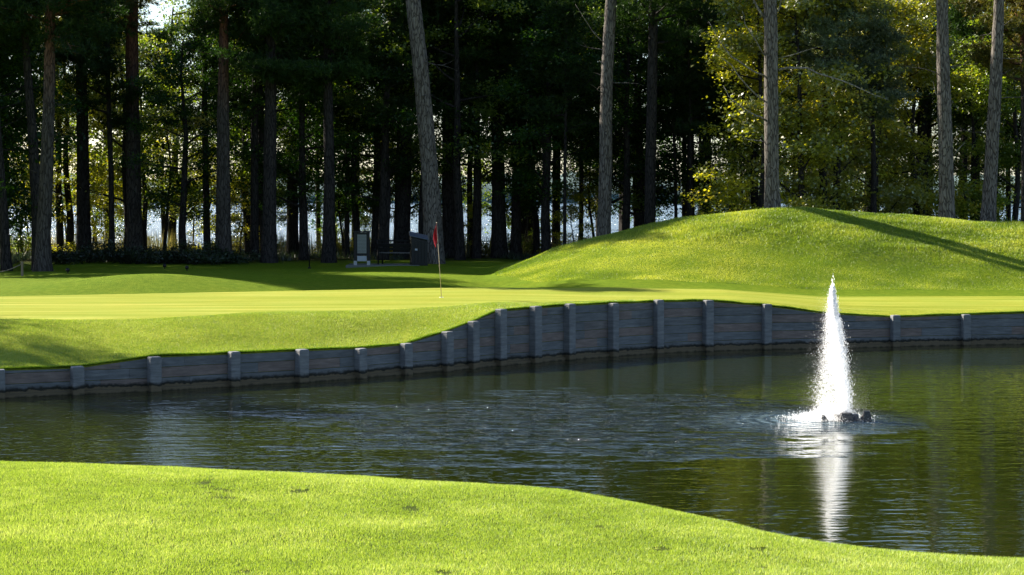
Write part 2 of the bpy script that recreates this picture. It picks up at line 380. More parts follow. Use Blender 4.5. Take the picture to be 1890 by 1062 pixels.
    p = principled(t, out, wc, .025, bump(t, h, .25), .5)
    p.inputs['IOR'].default_value = 1.85
    return m
def sheet(name, x0, x1, y0, y1, z, m, nx=2, ny=2):
    xs = np.linspace(x0, x1, nx); ys = np.linspace(y0, y1, ny); g = np.array([(x, y, z) for y in ys for x in xs])
    idx = np.arange(nx * ny).reshape(ny, nx)
    f = np.stack([idx[:-1, :-1], idx[:-1, 1:], idx[1:, 1:], idx[1:, :-1]], -1).reshape(-1, 4)
    return tag(link(name, mesh_np(name, g, f), m), kind='structure')
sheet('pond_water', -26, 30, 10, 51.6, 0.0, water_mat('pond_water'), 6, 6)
sheet('lake_water', -2500, 2500, 96, 2600, -.25, water_mat('lake_water', True), 6, 6)

def hills():
    xs = np.linspace(-1100, 1100, 900); rows = []
    prof = 15 + 9 * n2(xs, xs * 0, 260, 3) + 7 * n2(xs, xs * 0, 90, 4) + 5 * n2(xs, xs * 0, 14, 5) + 3.5 * n2(xs, xs * 0, 5, 6)
    for k, (dy, fz) in enumerate(((0, -.1), (6, .35), (30, .75), (90, 1.0), (160, 1.25), (400, .9), (700, -.2))):
        rows.append(np.stack([xs, np.full_like(xs, 1350 + dy), np.where(fz < 0, -2, np.maximum(2, (prof + 3 * n2(xs, xs * 0, 7, 8 + k)) * fz))], -1))
    A = np.array(rows); nr, nc = A.shape[:2]; idx = np.arange(nr * nc).reshape(nr, nc)
    f = np.stack([idx[:-1, :-1], idx[:-1, 1:], idx[1:, 1:], idx[1:, :-1]], -1).reshape(-1, 4)
    m, t, out = mat('hills')
    c = ramp(t, noise(t, mapping(t, (1, 1, 1)), .12, 4, .7), [(.3, (.05, .08, .08)), (.6, (.10, .14, .13)), (.8, (.16, .17, .12))])
    principled(t, out, c, .95, None, .1)
    tag(link('hills', mesh_np('hills', A.reshape(-1, 3), f), m), kind='structure')
hills()

# ------------------------------------------------------------------ retaining wall
def wood_mat(name, gain=1.0):
    m, t, out = mat(name)
    g = N(t, 'ShaderNodeNewGeometry')
    v = mapping(t, (1, 1, 7)); nz = noise(t, v, 3.0, 5, .65); blot = noise(t, mapping(t), 2.2, 3, .5)
    base = ramp(t, nz, [(.2, (.085, .083, .083)), (.5, (.15, .149, .15)), (.8, (.225, .222, .22))])
    isl = g.outputs['Random Per Island']
    red = ramp(t, isl, [(.0, (.8, .82, .86)), (.35, (1, 1, 1)), (.66, (.9, .88, .86)), (.8, (1.3, .98, .84)), (.97, (1.15, .92, .8)), (1.0, (1.9, .95, .55))])
    c = mix(t, 1.0, base, red, 'MULTIPLY')
    c = mix(t, math_(t, 'MULTIPLY_ADD', blot, 1.2, -.3), c, mix(t, 1.0, c, (.55, .58, .6), 'MULTIPLY'))
    if gain != 1.0: c = mix(t, 1.0, c, (gain, gain, gain), 'MULTIPLY')
    if True:
        sx = N(t, 'ShaderNodeSeparateXYZ'); L(t, g.outputs['Position'], sx.inputs[0])
        zz = math_(t, 'ADD', sx.outputs['Z'], math_(t, 'MULTIPLY_ADD', noise(t, mapping(t), 6, 4, .7), .16, -.08))
        wetc = ramp(t, zz, [(.0, (.045, .035, .02)), (.03, (.12, .088, .052)), (.11, (.12, .088, .052)), (.122, (.018, .017, .012)), (.15, (.022, .02, .015)), (.24, (.03, .03, .028))])
        f = N(t, 'ShaderNodeMapRange'); f.inputs['From Min'].default_value = .15; f.inputs['From Max'].default_value = .20; L(t, zz, f.inputs['Value'])
        c = mix(t, f.outputs[0], wetc, c)
    principled(t, out, c, .85, bump(t, nz, .012), .25); return m
M['plank'] = wood_mat('plank')
M['post'] = wood_mat('post', 1.28)
def build_wall():
    root = empty('retaining_wall', (0, 40, 0))
    tag(root, 'long weathered grey timber retaining wall with square posts along the far side of the pond', 'retaining wall')
    off = Vector((0, -40, 0))
    pts = [Vector((PW[i][0], PW[i][1], PW[i][2])) for i in range(len(PW))]
    # add posts between the outer ones to keep the rhythm outside the frame
    rr = random.Random(4)
    for i, p in enumerate(pts):
        a = pts[max(i - 1, 0)]; b = pts[min(i + 1, len(pts) - 1)]
        d = Vector((b.x - a.x, b.y - a.y, 0)).normalized(); n = Vector((d.y, -d.x, 0))
        if n.y > 0: n = -n
        w_ = .215 + rr.uniform(-.012, .014); top = p.z + .035 + rr.uniform(-.02, .03)
        c = p + n * (.10); mb = MB()
        mb.box((c.x, c.y, (top - 1.0) / 2), (w_, w_, top + 1.0), math.atan2(d.y, d.x) + rr.uniform(-.05, .05), bev=.018, ry=rr.uniform(-.008, .008))
        mb.build('post', M['post'], root, loc=off)
        if i == len(pts) - 1: break
        q = pts[i + 1]; seg = Vector((q.x - p.x, q.y - p.y, 0)); Ls = seg.length; u = seg.normalized(); nn = Vector((u.y, -u.x, 0))
        ang = math.atan2(u.y, u.x); mb = MB(); ch = .205
        zt = max(p.z, q.z); nco = int(zt / ch) + 2
        # boards lie level; the topmost follow the slope of the ground
        z0 = -.15
        for k in range(nco + 1):
            za = z0 + k * ch; zb = za + ch - .010
            top_a, top_b = p.z, q.z
            if za >= max(top_a, top_b) - .02: break
            splits = [0, Ls]
            if rr.random() < .3 and Ls > 1: splits = [0, Ls * rr.uniform(.3, .7), Ls]
            for s0, s1 in zip(splits[:-1], splits[1:]):
                s1 -= .004
                thk = .07 + rr.uniform(-.005, .006); yo = rr.uniform(-.004, .004)
                # clip board top by sloping capline
                cols = np.linspace(s0, s1, 7); vs = []
                for s in cols:
                    lim = top_a + (top_b - top_a) * s / Ls - .012
                    t_ = min(zb, lim); b_ = min(za, t_ - .004)
                    base = Vector((p.x, p.y, 0)) + u * s
                    for (oy, zz) in ((yo, b_), (yo, t_), (-thk + yo, t_), (-thk + yo, b_)):
                        vv = base - nn * (.0) + nn * (oy); vs.append((vv.x, vv.y, zz))
                fs = []
                for c_ in range(6):
                    A = c_ * 4; B = A + 4
                    for e in range(4): e2 = (e + 1) % 4; fs.append((A + e, B + e, B + e2, A + e2))
                fs.append((0, 1, 2, 3)); fs.append((27, 26, 25, 24)); mb.add(vs, fs)
        # narrow sill at the waterline, proud of the boards
        mid = (Vector((p.x, p.y, 0)) + Vector((q.x, q.y, 0))) / 2 + nn * .035
        mb.box((mid.x, mid.y, -.04), (Ls - .02, .06, .22), ang)
        mb.build('plank_panel', M['plank'], root, loc=off)
build_wall()

# ------------------------------------------------------------------ grass (blades too many to count)
def blades(name, x, y, z, h, wd, lean, m, label, cat='grass', curl=None, dirbias=(0, 0), rnd=None):
    n = len(x); th = rng.uniform(0, 2 * np.pi, n); ld = rng.uniform(0, 2 * np.pi, n)
    lx = np.cos(ld) * lean * rng.uniform(.2, 1, n) + dirbias[0]; ly = np.sin(ld) * lean * rng.uniform(.2, 1, n) + dirbias[1]
    hx = np.cos(th) * wd / 2; hy = np.sin(th) * wd / 2
    V = np.empty((n, 3, 3)); 
    V[:, 0] = np.stack([x - hx, y - hy, z - .005], -1); V[:, 1] = np.stack([x + hx, y + hy, z - .005], -1)
    V[:, 2] = np.stack([x + lx * h, y + ly * h, z + h * (curl if curl is not None else 1.0)], -1)
    f = np.arange(n * 3).reshape(n, 3)
    if rnd is None: rnd = rng.uniform(0, 1, n)
    o = link(name, mesh_np(name, V.reshape(-1, 3), f, np.repeat(np.clip(rnd, 0, 1), 3)), m)
    return tag(o, label, cat, kind='stuff')
def near_grass():
    n = 950000
    y = rng.uniform(14.5, 26.6, n); 
    x = rng.uniform(-1, 1, n) * (y * .285 + .4)
    e = near_e(x); k = (y < e + .35); x, y = x[k], y[k]
    z = ground_z(x, y)
    patch = n2(x, y, .9, 11) + .7 * n2(x, y, .25, 12) + .5 * n2(x, y, 3.2, 13)
    # worn arc of hoof or wheel marks and scattered divots
    ax, ay = x + 3.6, y - 21.5
    worn = np.exp(-((np.abs(ax - .28 * (21.8 - y) * 1.2 - .1)) / .22) ** 2 - ((y - 21.3) / 1.5) ** 2)
    keep = rng.uniform(0, 1, len(x)) > 1.25 * worn * np.clip(.3 + 3.0 * n2(x, y, .13, 15), 0, 1)
    dv = np.zeros(len(x), bool)
    dr = np.random.default_rng(3)
    for _ in range(18):
        yy = dr.uniform(15.5, 24); xx = dr.uniform(-1, 1) * yy * .27; r = dr.uniform(.03, .13) * (1.0 if dr.random() < .5 else .5)
        dv |= (((x - xx) / (r * 1.2)) ** 2 + ((y - yy) / (r * 1.6)) ** 2 < .5 + 2.2 * (n2(x, y, .045, 17) + .15))
    keep &= ~dv
    x, y, z, patch, worn = x[keep], y[keep], z[keep], patch[keep], worn[keep]
    h = (.027 + .010 * np.clip(patch, -1, 1)) * rng.uniform(.55, 1.25, len(x))
    ed = near_e(x) - y; h = h * (1 + .5 * np.exp(-np.maximum(ed, 0) / .15))
    blades('grass', x, y, z, h, .0066, .75, M['lawn_blade'], 'short bright yellow green grass on the near bank of the pond',
           rnd=.44 + .34 * patch + rng.normal(0, .22, len(x)) - .2 * worn)
near_grass()
def mound_grass():
    n = 520000
    y = rng.uniform(55, 68, n); x = rng.uniform(-3, 19, n)
    mz = mound(x, y); k = (mz > .12 + .1 * n2(x, y, 2, 4)) & (np.abs(x) < y * .29)
    x, y, mz = x[k], y[k], mz[k]; z = ground_z(x, y); up = smooth((mz - rough_thr(x) + .2 * n2(x, y, 1.2, 4)) / .5)
    patch = .8 * n2(x, y, 1.6, 21) + .9 * n2(x * .5, y, .6, 22) + .7 * n2(x * .4, y * .8, 2.8, 24)
    tuft = n2(x * .5, y, .35, 23)
    h = (.026 + up * (.022 + .10 * np.clip(tuft + .1, 0, 1) + .02 * patch)) * rng.uniform(.5, 1.2, len(x))
    blades('grass', x, y, z, h, .016, .8, M['rough_blade'], 'longer tufted rough grass covering the mound behind the green', rnd=.50 + .75 * patch + rng.normal(0, .2, len(x)))
mound_grass()
def edge_grass():
    n = 90000
    x = rng.uniform(-14, 17, n); s = np.abs(rng.normal(0, .13, n)); y = wall_y(x) + .03 + s
    z = far_z(x, y); clump = n2(x, y * 0, .35, 31) + .8 * n2(x, y * 0, 1.5, 32)
    h = np.clip(.075 + .07 * clump, .02, .3) * rng.uniform(.5, 1.2, n) * np.exp(-s / .35)
    blades('grass', x, y, z, h, .011, .6, M['edge_blade'], 'unmown dark grass fringe hanging over the top of the timber wall', dirbias=(0, -.75), curl=.55)
edge_grass()
def slope_grass():
    # close-cut fringe between wall and green, and shaded apron behind it
    n = 260000
    x = rng.uniform(-13, 3, n); y = wall_y(x) + rng.uniform(.1, 5.6, n)
    k = np.abs(x) < y * .29; x, y = x[k], y[k]
    st = np.interp(x, [-12, -4, 0, 3, 20], [5.0, 4.6, 3.2, 1.2, .8]); k = (y - wall_y(x)) < st + .2; x, y = x[k], y[k]
    z = far_z(x, y); patch = n2(x, y, 1.4, 41) + .6 * n2(x, y, .35, 42)
    blades('grass', x, y, z, .028 * rng.uniform(.5, 1.3, len(x)), .010, .8, M['lawn_blade'], 'closely cut grass on the slope between the timber wall and the putting green', rnd=.4 + .4 * patch + rng.normal(0, .15, len(x)))
slope_grass()

# ------------------------------------------------------------------ trees: geometry
def trunk_mesh(name, path, rad, n=20, amp=.06, seed=0, flare=.35):
    """path of Vectors (world or local), bark relief on a dense tube"""
    P = [Vector(p) for p in path]
    seg = [0.0]
    for a, b in zip(P[:-1], P[1:]): seg.append(seg[-1] + (b - a).length)
    tot = seg[-1]; ns = max(8, int(tot / .22)); s = np.linspace(0, tot, ns)
    A = np.array([list(p) for p in P]); c = np.stack([np.interp(s, seg, A[:, i]) for i in range(3)], -1)
    r = np.interp(s, seg, rad)
    # soften the joints of the path
    for _ in range(3): c[1:-1] = (c[:-2] + 2 * c[1:-1] + c[2:]) / 4
    r = r * (1 + flare * np.exp(-s / .45))
    th = np.linspace(0, 2 * np.pi, n, endpoint=False)
    TT, SS = np.meshgrid(th, s)
    rel = n2(np.cos(TT) * 3 + 9 + seed, SS * .9 + np.sin(TT) * 3, .5, seed) + .8 * n2(np.cos(TT) * 6 + seed, SS * 2 + np.sin(TT) * 6, .6, seed + 1)
    lobes = .5 * np.cos(TT * 5 + seed) * np.exp(-SS / .35)
    RR = r[:, None] * (1 + amp * 1.6 * rel + .12 * lobes)
    V = np.stack([c[:, 0:1] + np.cos(TT) * RR, c[:, 1:2] + np.sin(TT) * RR, np.repeat(c[:, 2:3], n, 1)], -1)
    idx = np.arange(ns * n).reshape(ns, n); j = np.roll(idx, -1, 1)
    f = np.stack([idx[:-1], j[:-1], j[1:], idx[1:]], -1).reshape(-1, 4)
    return mesh_np(name, V.reshape(-1, 3), f, smooth=True)

def limb(p, d, length, r0, rs, droop=-.1, n=6, wig=.18):
    pts = [Vector(p)]; d = Vector(d).normalized(); st = length / n
    for k in range(n):
        d = (d + Vector((rs.uniform(-wig, wig), rs.uniform(-wig, wig), rs.uniform(-wig, wig) + droop * .2))).normalized()
        pts.append(pts[-1] + d * st)
    return pts, [r0 * (1 - .85 * k / n) for k in range(n + 1)]

def leaf_quads(cen, size, rs, up=.5):
    n = len(cen)
    nrm = rs.normal(0, 1, (n, 3)); nrm[:, 2] = np.abs(nrm[:, 2]) + up; nrm /= np.linalg.norm(nrm, axis=1)[:, None]
    a = rs.normal(0, 1, (n, 3)); a -= nrm * (a * nrm).sum(1)[:, None]; a /= np.linalg.norm(a, axis=1)[:, None]
    b = np.cross(nrm, a); s = size * rs.uniform(.6, 1.35, n)[:, None]
    V = np.stack([cen - a * s * .5, cen + b * s * .32 + nrm * s * .1, cen + a * s * .5, cen - b * s * .32 + nrm * s * .1], 1)
    return V.reshape(-1, 3), np.arange(n * 4).reshape(n, 4)
def needle_tris(cen, ln, rs, per=9, up=.5, wd=.03):
    n = len(cen)
    c = np.repeat(cen, per, 0); d = rs.normal(0, 1, (n * per, 3)); d[:, 2] += up; d /= np.linalg.norm(d, axis=1)[:, None]
    a = np.cross(d, rs.normal(0, 1, d.shape)); a /= np.linalg.norm(a, axis=1)[:, None]
    l = ln * rs.uniform(.6, 1.2, len(c))[:, None]
    V = np.stack([c - a * wd / 2, c + a * wd / 2, c + d * l], 1)
    return V.reshape(-1, 3), np.arange(len(c) * 3).reshape(-1, 3)

def make_leafy(seed, H, z0, Rr, clumps, per, leaf, trunk_r, cl=.62, dens_low=1.0):
    """broadleaf: returns (trunk mesh, branch mesh, crown mesh)"""
    rs = np.random.default_rng(seed); rd = random.Random(seed)
    path = [Vector((0, 0, -.25))]; x = y = 0
    for k in range(1, 8):
        x += rd.uniform(-.16, .16); y += rd.uniform(-.16, .16); path.append(Vector((x, y, H * .93 * k / 7)))
    tr = trunk_mesh('trunk', path, [trunk_r * (1 - .85 * (k / 7) ** 1.1) for k in range(8)], 10, .05, seed, .3)
    br = MB(); C_ = []
    nl = max(7, clumps // 7)
    for i in range(nl):
        f = (i + rd.random()) / nl; zz = z0 * .75 + (H * .92 - z0 * .75) * f
        k = min(6, int(zz / (H * .93) * 7)); p = path[k].lerp(path[k + 1], zz / (H * .93) * 7 - k) if k < 7 else path[-1]
        prof = math.sin(math.pi * min(1, max(.12, (zz - z0 * .6) / (H - z0 * .6)) ** .75)) ** .6
        ln = Rr * max(.35, prof) * rd.uniform(.65, 1.1); az = rd.uniform(0, 2 * math.pi)
        pts, rad = limb(p, (math.cos(az), math.sin(az), rd.uniform(.05, .75)), ln, trunk_r * .28 * (1 - .5 * f) + .01, rd, 0, 6)
        br.tube(pts, rad, 5, False)
        for q in range(3, 7):
            for _ in range(rd.choice((1, 2, 2))):
                C_.append(pts[q] + Vector((rd.gauss(0, .5), rd.gauss(0, .5), rd.gauss(0, .3))))
            if rd.random() < .6:
                tw, trd = limb(pts[q], (rd.uniform(-1, 1), rd.uniform(-1, 1), rd.uniform(-.2, .8)), ln * .3, .018, rd, 0, 3)
                br.tube(tw, trd, 4, False); C_.append(tw[-1])
    while len(C_) < clumps:
        a = rd.uniform(0, 6.283); u = rd.uniform(-1, 1); f = .45 + .55 * rd.random(); zz = z0 + (H - z0) * (u + 1) / 2
        rr = Rr * math.sqrt(max(.05, 1 - u * u)) * f
        C_.append(Vector((math.cos(a) * rr, math.sin(a) * rr, zz)))
    cen = []; rn = []
    for c in C_:
        if c.z < z0 * .7: continue
        m_ = int(per * rs.uniform(.5, 1.4)); s = cl * rs.uniform(.6, 1.2); q = rs.normal(0, 1, (m_, 3)) * np.array([s, s, s * .45]) * .62
        # leaves sit in layers on the twig sprays
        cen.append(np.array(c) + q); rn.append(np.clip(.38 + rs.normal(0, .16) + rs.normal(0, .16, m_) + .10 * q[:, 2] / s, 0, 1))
    cen = np.concatenate(cen); rn = np.concatenate(rn)
    V, f = leaf_quads(cen, leaf, rs)
    return tr, br.mesh('branches', True), mesh_np('crown', V, f, np.repeat(rn, 4))

def make_pine(seed, H, z0, Rr, trunk_r, nb=34, tufts=26, per=9, ln=.2, dead=10, lean=0.0, trunk=True, wd=.03, at=None):
    rs = np.random.default_rng(seed); rd = random.Random(seed)
    path = [Vector((0, 0, -.25))]; x = y = 0
    for k in range(1, 8):
        x += rd.uniform(-.10, .10) + lean; y += rd.uniform(-.10, .10); path.append(Vector((x, y, H * .96 * k / 7)))
    def P(z):
        if at: return at(z)
        t = max(0, min(6.999, z / (H * .96) * 7)); k = int(t); return path[k].lerp(path[k + 1], t - k)
    tr = trunk_mesh('trunk', path, [trunk_r * (1 - .75 * (k / 7)) for k in range(8)], 12, .05, seed) if trunk else None
    br = MB(); cen = []; rn = []
    for i in range(nb):
        f = (i + rd.random()) / nb; zz = z0 + (H * .97 - z0) * f
        ln_ = Rr * (1.05 - .75 * f ** 1.6) * rd.uniform(.55, 1.1) * (.6 + .4 * min(1, f * 5)); az = rd.uniform(0, 6.283)
        pts, rad = limb(P(zz), (math.cos(az), math.sin(az), rd.uniform(-.15, .35) + .5 * f), ln_, .05 * (1.1 - f) + .012, rd, .1, 6, .2)
        br.tube(pts, rad, 5, False)
        for q in range(2, 7):
            for s_ in range(2 if q > 2 else 1):
                e = pts[q] + Vector((rd.gauss(0, .34), rd.gauss(0, .34), rd.gauss(.05, .12)))
                if s_: br.tube([pts[q], (pts[q] + e) / 2 + Vector((0, 0, .03)), e], [.015, .01, .006], 4, False)
                m_ = int(tufts * rs.uniform(.5, 1.4)); sg = .30 * rs.uniform(.7, 1.3)
                qd = rs.normal(0, 1, (m_, 3)) * np.array([sg, sg, sg * .35]); cen.append(np.array(e) + qd)
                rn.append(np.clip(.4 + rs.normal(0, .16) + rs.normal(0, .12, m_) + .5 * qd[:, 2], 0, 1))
    for i in range(dead):
        zz = rd.uniform(z0 * .35, z0 * 1.05); az = rd.uniform(0, 6.283)
        pts, rad = limb(P(zz), (math.cos(az), math.sin(az), rd.uniform(-.2, .45)), rd.uniform(.5, 2.2), .022, rd, 0, 5, .25)
        br.tube(pts, rad, 4, False)
        if len(pts) > 3 and rd.random() < .7:
            p2, r2 = limb(pts[3], (math.cos(az + .8), math.sin(az + .8), .3), .6, .012, rd, 0, 3, .25); br.tube(p2, r2, 4, False)
    cen = np.concatenate(cen); rn = np.concatenate(rn)
    V, fc = needle_tris(cen, ln, rs, per, .45, wd)
    return tr, br.mesh('branches', True), mesh_np('crown', V, fc, np.repeat(np.repeat(rn, per), 3))

OAK = [make_leafy(100 + i, h, z0, rr, cl, 125, .125, tr_) for i, (h, z0, rr, cl, tr_) in enumerate((
    (12.5, 2.9, 3.3, 105, .22), (11.0, 3.2, 2.9, 90, .17), (13.0, 4.2, 3.0, 95, .20), (9.0, 2.4, 2.4, 75, .12)))]
BUSHY = [make_leafy(120 + i, h, z0, rr, cl, 135, .135, tr_, .58) for i, (h, z0, rr, cl, tr_) in enumerate(((12.0, 1.0, 2.7, 130, .16), (10.5, .8, 2.5, 115, .13)))]
SAP = [make_leafy(140 + i, h, z0, rr, cl, 75, .12, tr_, .45) for i, (h, z0, rr, cl, tr_) in enumerate(((5.2, 1.3, 1.5, 30, .055), (6.8, 2.2, 1.6, 34, .07)))]
PINE = [make_pine(160 + i, h, z0, rr, tr_) for i, (h, z0, rr, tr_) in enumerate(((14.0, 6.0, 2.6, .26), (13.0, 7.5, 2.3, .21), (14.5, 5.0, 3.0, .30)))]

def set_mat(o, m):
    if not o.data.materials: o.data.materials.append(m)
    o.material_slots[0].link = 'OBJECT'; o.material_slots[0].material = m
def plant(name, proto, x, y, label, cat, bark, leaf, scale=1.0, rz=None, group=None, zs=1.0, dz=0):
    root = empty(name, (x, y, gz(x, y) + dz), rz if rz is not None else random.uniform(0, 6.28)); root.scale = (scale, scale, scale * zs)
    tag(root, label, cat, group)
    for nm, me, m in (('trunk', proto[0], bark), ('branches', proto[1], bark), ('crown', proto[2], leaf)):
        if me is None: continue
        o = bpy.data.objects.new(nm, me); C.objects.link(o); o.parent = root; set_mat(o, m)
    return root

# ---- pines traced from the photograph: (px, py, width px) up the trunk at a distance
def traced(name, label, cat, pts, D, H, bark, crown=None, leaf=None, group=None, extra=None, n=22, dead=0, amp=.06):
    base = at_d(pts[0][0], pts[0][1], D); bz = gz(base.x, D)
    root = empty(name, (base.x, D, bz)); tag(root, label, cat, group)
    W = []; Rd = []
    for px, py, wd in pts:
        p = at_d(px, py, D); W.append(Vector((p.x - base.x, 0, p.z - bz))); Rd.append(wd / 2 / F * D)
    W[0].z = min(W[0].z, 0) - .3
    W = [W[0]] + [q for q in W[1:] if q.z > W[0].z + .1]; Rd = Rd[:len(W)]
    top = W[-1]; dv = (W[-1] - W[-2]).normalized()
    if H > top.z + .5:
        W.append(top + dv * ((H - top.z) / dv.z)); Rd.append(Rd[-1] * .35)
    seed = int(abs(pts[0][0])) % 97
    link('trunk', trunk_mesh('trunk', W, Rd, n, amp, seed), bark, root)
    zs_ = [q.z for q in W]; xs_ = [q.x for q in W]
    at = lambda z: Vector((float(np.interp(z, zs_, xs_)), 0, z))
    if crown:
        z0, Rr, nb = crown
        _, b, c = make_pine(seed + 300, H, z0, Rr, .2, nb, 26, 9, .2, dead, trunk=False, at=at)
        link('branches', b, bark, root); link('crown', c, leaf, root)
    if extra:
        for (path, r) in extra:
            mb = MB()
            Pp = []
            for (px, py, dd) in path:
                q = at_d(px, py, D + dd); Pp.append(Vector((q.x - base.x, dd, q.z - bz)))
            # resample with a little crookedness
            out = [Pp[0]]
            for a, b in zip(Pp[:-1], Pp[1:]):
                out.append((a + b) / 2 + Vector((random.uniform(-.03, .03), 0, random.uniform(-.04, .04)))); out.append(b)
            mb.tube(out, [r * (1 - .75 * k / (len(out) - 1)) for k in range(len(out))], 7)
            mb.build('bare_branch', M['dead_wood'], root, True)
    return root
tall = 'tall pines standing in front of the woods'
traced('pine_tree', 'thick pale leaning pine trunk right of the dark bench', 'pine tree',
       [(801, 492, 40), (800, 440, 36), (797, 380, 33), (792, 300, 31), (785, 220, 30), (776, 120, 29), (768, 50, 28), (762, 0, 27)], 74, 22, M['bark'], (17.5, 2.6, 26), M['pine_olive'], tall, dead=5)
traced('pine_tree', 'pale pine trunk with a slight bend rising from the left shoulder of the mound', 'pine tree',
       [(1112, 450, 27), (1116, 380, 25), (1118, 300, 24), (1118, 220, 23), (1121, 120, 22), (1128, 0, 21)], 74, 21, M['bark'], (16.5, 2.4, 24), M['pine_olive'], tall, dead=6, extra=
       [([(1119, 122, 0), (1106, 112, -.2)], .045), ([(1119, 82, 0), (1095, 60, -.3), (1062, 8, -.4)], .022)])
traced('pine_tree', 'straight pine trunk with bare side branches on the crest of the mound', 'pine tree',
       [(1426, 391, 29), (1425, 340, 27), (1424, 250, 26), (1423, 150, 26), (1423, 60, 25), (1421, 0, 24)], 65, 20, M['bark'], (16, 2.6, 24), M['pine_olive'], tall,
       [([(1436, 130, 0), (1452, 126, -.2), (1490, 126, -.4), (1530, 142, -.6), (1580, 160, -.7), (1640, 185, -.8)], .05),
        ([(1412, 222, 0), (1395, 214, -.2), (1372, 200, -.3), (1345, 178, -.4), (1335, 158, -.4)], .035),
        ([(1412, 140, 0), (1380, 125, -.2), (1350, 105, -.3), (1328, 75, -.4), (1308, 40, -.5)], .035),
        ([(1412, 188, 0), (1385, 165, -.2), (1350, 120, -.3), (1318, 98, -.4)], .03),
        ([(1412, 105, 0), (1395, 75, -.2), (1375, 45, -.3), (1370, 20, -.3)], .025),
        ([(1410, 32, 0), (1398, 14, -.1), (1385, -8, -.2), (1375, -30, -.2)], .055),
        ([(1432, 28, 0), (1442, 0, -.1), (1450, -25, -.2)], .03),
        ([(1436, 178, 0), (1460, 156, -.2)], .02), ([(1412, 262, 0), (1380, 258, -.1), (1357, 244, -.3)], .02),
        ([(1436, 108, 0), (1480, 96, -.2), (1520, 84, -.2)], .018)])
traced('pine_tree', 'rough barked pine trunk on the right of the mound, the straighter of the two', 'pine tree',
       [(1748, 412, 29), (1747, 350, 27), (1746, 280, 26), (1743, 200, 25), (1740, 100, 23), (1739, 0, 20)], 66, 19, M['bark'], (12.5, 3.0, 30), M['pine_olive'], tall, dead=6, extra=
       [([(1744, 160, .1), (1752, 130, .25), (1750, 100, .25), (1738, 70, .25)], .02), ([(1732, 185, 0), (1722, 150, -.1)], .02), ([(1758, 290, 0), (1782, 262, -.2)], .025)])
traced('pine_tree', 'rough barked pine leaning right at the right end of the mound', 'pine tree',
       [(1822, 416, 29), (1826, 370, 26), (1830, 300, 24), (1834, 220, 24), (1838, 150, 23), (1842, 60, 20), (1844, 0, 18)], 67, 17, M['bark'], (8.9, 3.3, 44), M['pine_olive'], tall, dead=6)
edge_g = 'pines along the edge of the woods'
traced('pine_tree', 'big dark double pine near the left edge, its right trunk bluish grey', 'pine tree',
       [(78, 497, 34), (80, 440, 27), (84, 360, 25), (88, 260, 23), (91, 160, 21), (93, 0, 18)], 67, 13.6, M['bark_red'], (8.2, 3.0, 40), M['pine_dark'], edge_g, dead=8)
traced('pine_tree', 'slim dark pine leaning left, twin of the big one near the left edge', 'pine tree',
       [(72, 490, 24), (68, 380, 20), (60, 250, 17), (50, 120, 14), (42, 0, 11)], 69, 13, M['bark_dark'], (8.6, 2.6, 28), M['pine_dark'], edge_g, dead=6)
traced('pine_tree', 'dark leaning pine trunk cut by the left edge of the picture', 'pine tree',
       [(13, 492, 20), (8, 420, 17), (2, 330, 15), (-6, 220, 13), (-14, 0, 11)], 68, 13, M['bark_dark'], (8, 2.5, 26), M['pine_dark'], edge_g, dead=6)
traced('pine_tree', 'straight black pine trunk behind the dark shrubs, left of the tallest black trunk', 'pine tree',
       [(156, 470, 27), (154, 400, 25), (153, 300, 23), (151, 180, 21), (149, 0, 16)], 80, 14, M['bark_dark'], (8, 2.8, 22), M['pine_dark'], edge_g, dead=12)
traced('pine_tree', 'thickest straight black pine trunk rising from the dark shrubs', 'pine tree',
       [(248, 472, 31), (248, 400, 28), (246, 300, 27), (244, 160, 24), (243, 0, 22)], 79, 15, M['bark_red'], (9.5, 2.7, 20), M['pine_olive'], edge_g, dead=12)
traced('pine_tree', 'dark pine with a reddish upper trunk right of the lakeside saplings', 'pine tree',
       [(413, 483, 34), (412, 420, 27), (412, 320, 25), (412, 200, 22), (413, 100, 18), (413, 0, 15)], 75, 12.6, M['bark_red'], (9.5, 2.6, 22), M['pine_dark'], edge_g, dead=8)
traced('pine_tree', 'broad black trunk just left of the twin slim trunks near the thin marker post', 'pine tree',
       [(496, 483, 30), (497, 420, 26), (498, 300, 24), (500, 150, 20), (500, 0, 16)], 75, 12.4, M['bark_dark'], (7, 3, 40), M['pine_dark'], edge_g)
traced('pine_tree', 'flared black trunk midway between the marker post and the notice board', 'pine tree',
       [(607, 481, 28), (607, 430, 22), (608, 330, 20), (606, 200, 18), (604, 0, 15)], 76, 12.4, M['bark_dark'], (7, 3, 40), M['pine_dark'], edge_g)
traced('pine_tree', 'massive black trunk directly behind the bench', 'pine tree',
       [(742, 470, 34), (742, 420, 31), (745, 300, 29), (750, 150, 25), (752, 0, 20)], 83, 15, M['bark_dark'], (6.5, 3, 46), M['pine_dark'], edge_g)
traced('pine_tree', 'dark broad trunk just right of the pale leaning pine', 'pine tree',
       [(830, 468, 30), (829, 400, 26), (828, 250, 24), (828, 0, 18)], 84, 15, M['bark_dark'], (6.5, 3, 44), M['pine_dark'], edge_g)
traced('pine_tree', 'bluish dark trunk left of the mound end, halfway between the two palest pines', 'pine tree',
       [(922, 468, 30), (921, 420, 27), (919, 300, 24), (915, 150, 20), (915, 0, 17)], 83, 14, M['bark_dark'], (6.5, 3, 44), M['pine_dark'], edge_g)
traced('pine_tree', 'tall dark blue trunk standing alone in deep shade right of the bent pale pine', 'pine tree',
       [(1199, 430, 22), (1200, 330, 20), (1203, 200, 19), (1206, 0, 16)], 75, 15, M['bark_dark'], (8.5, 2.8, 34), M['pine_dark'], edge_g)
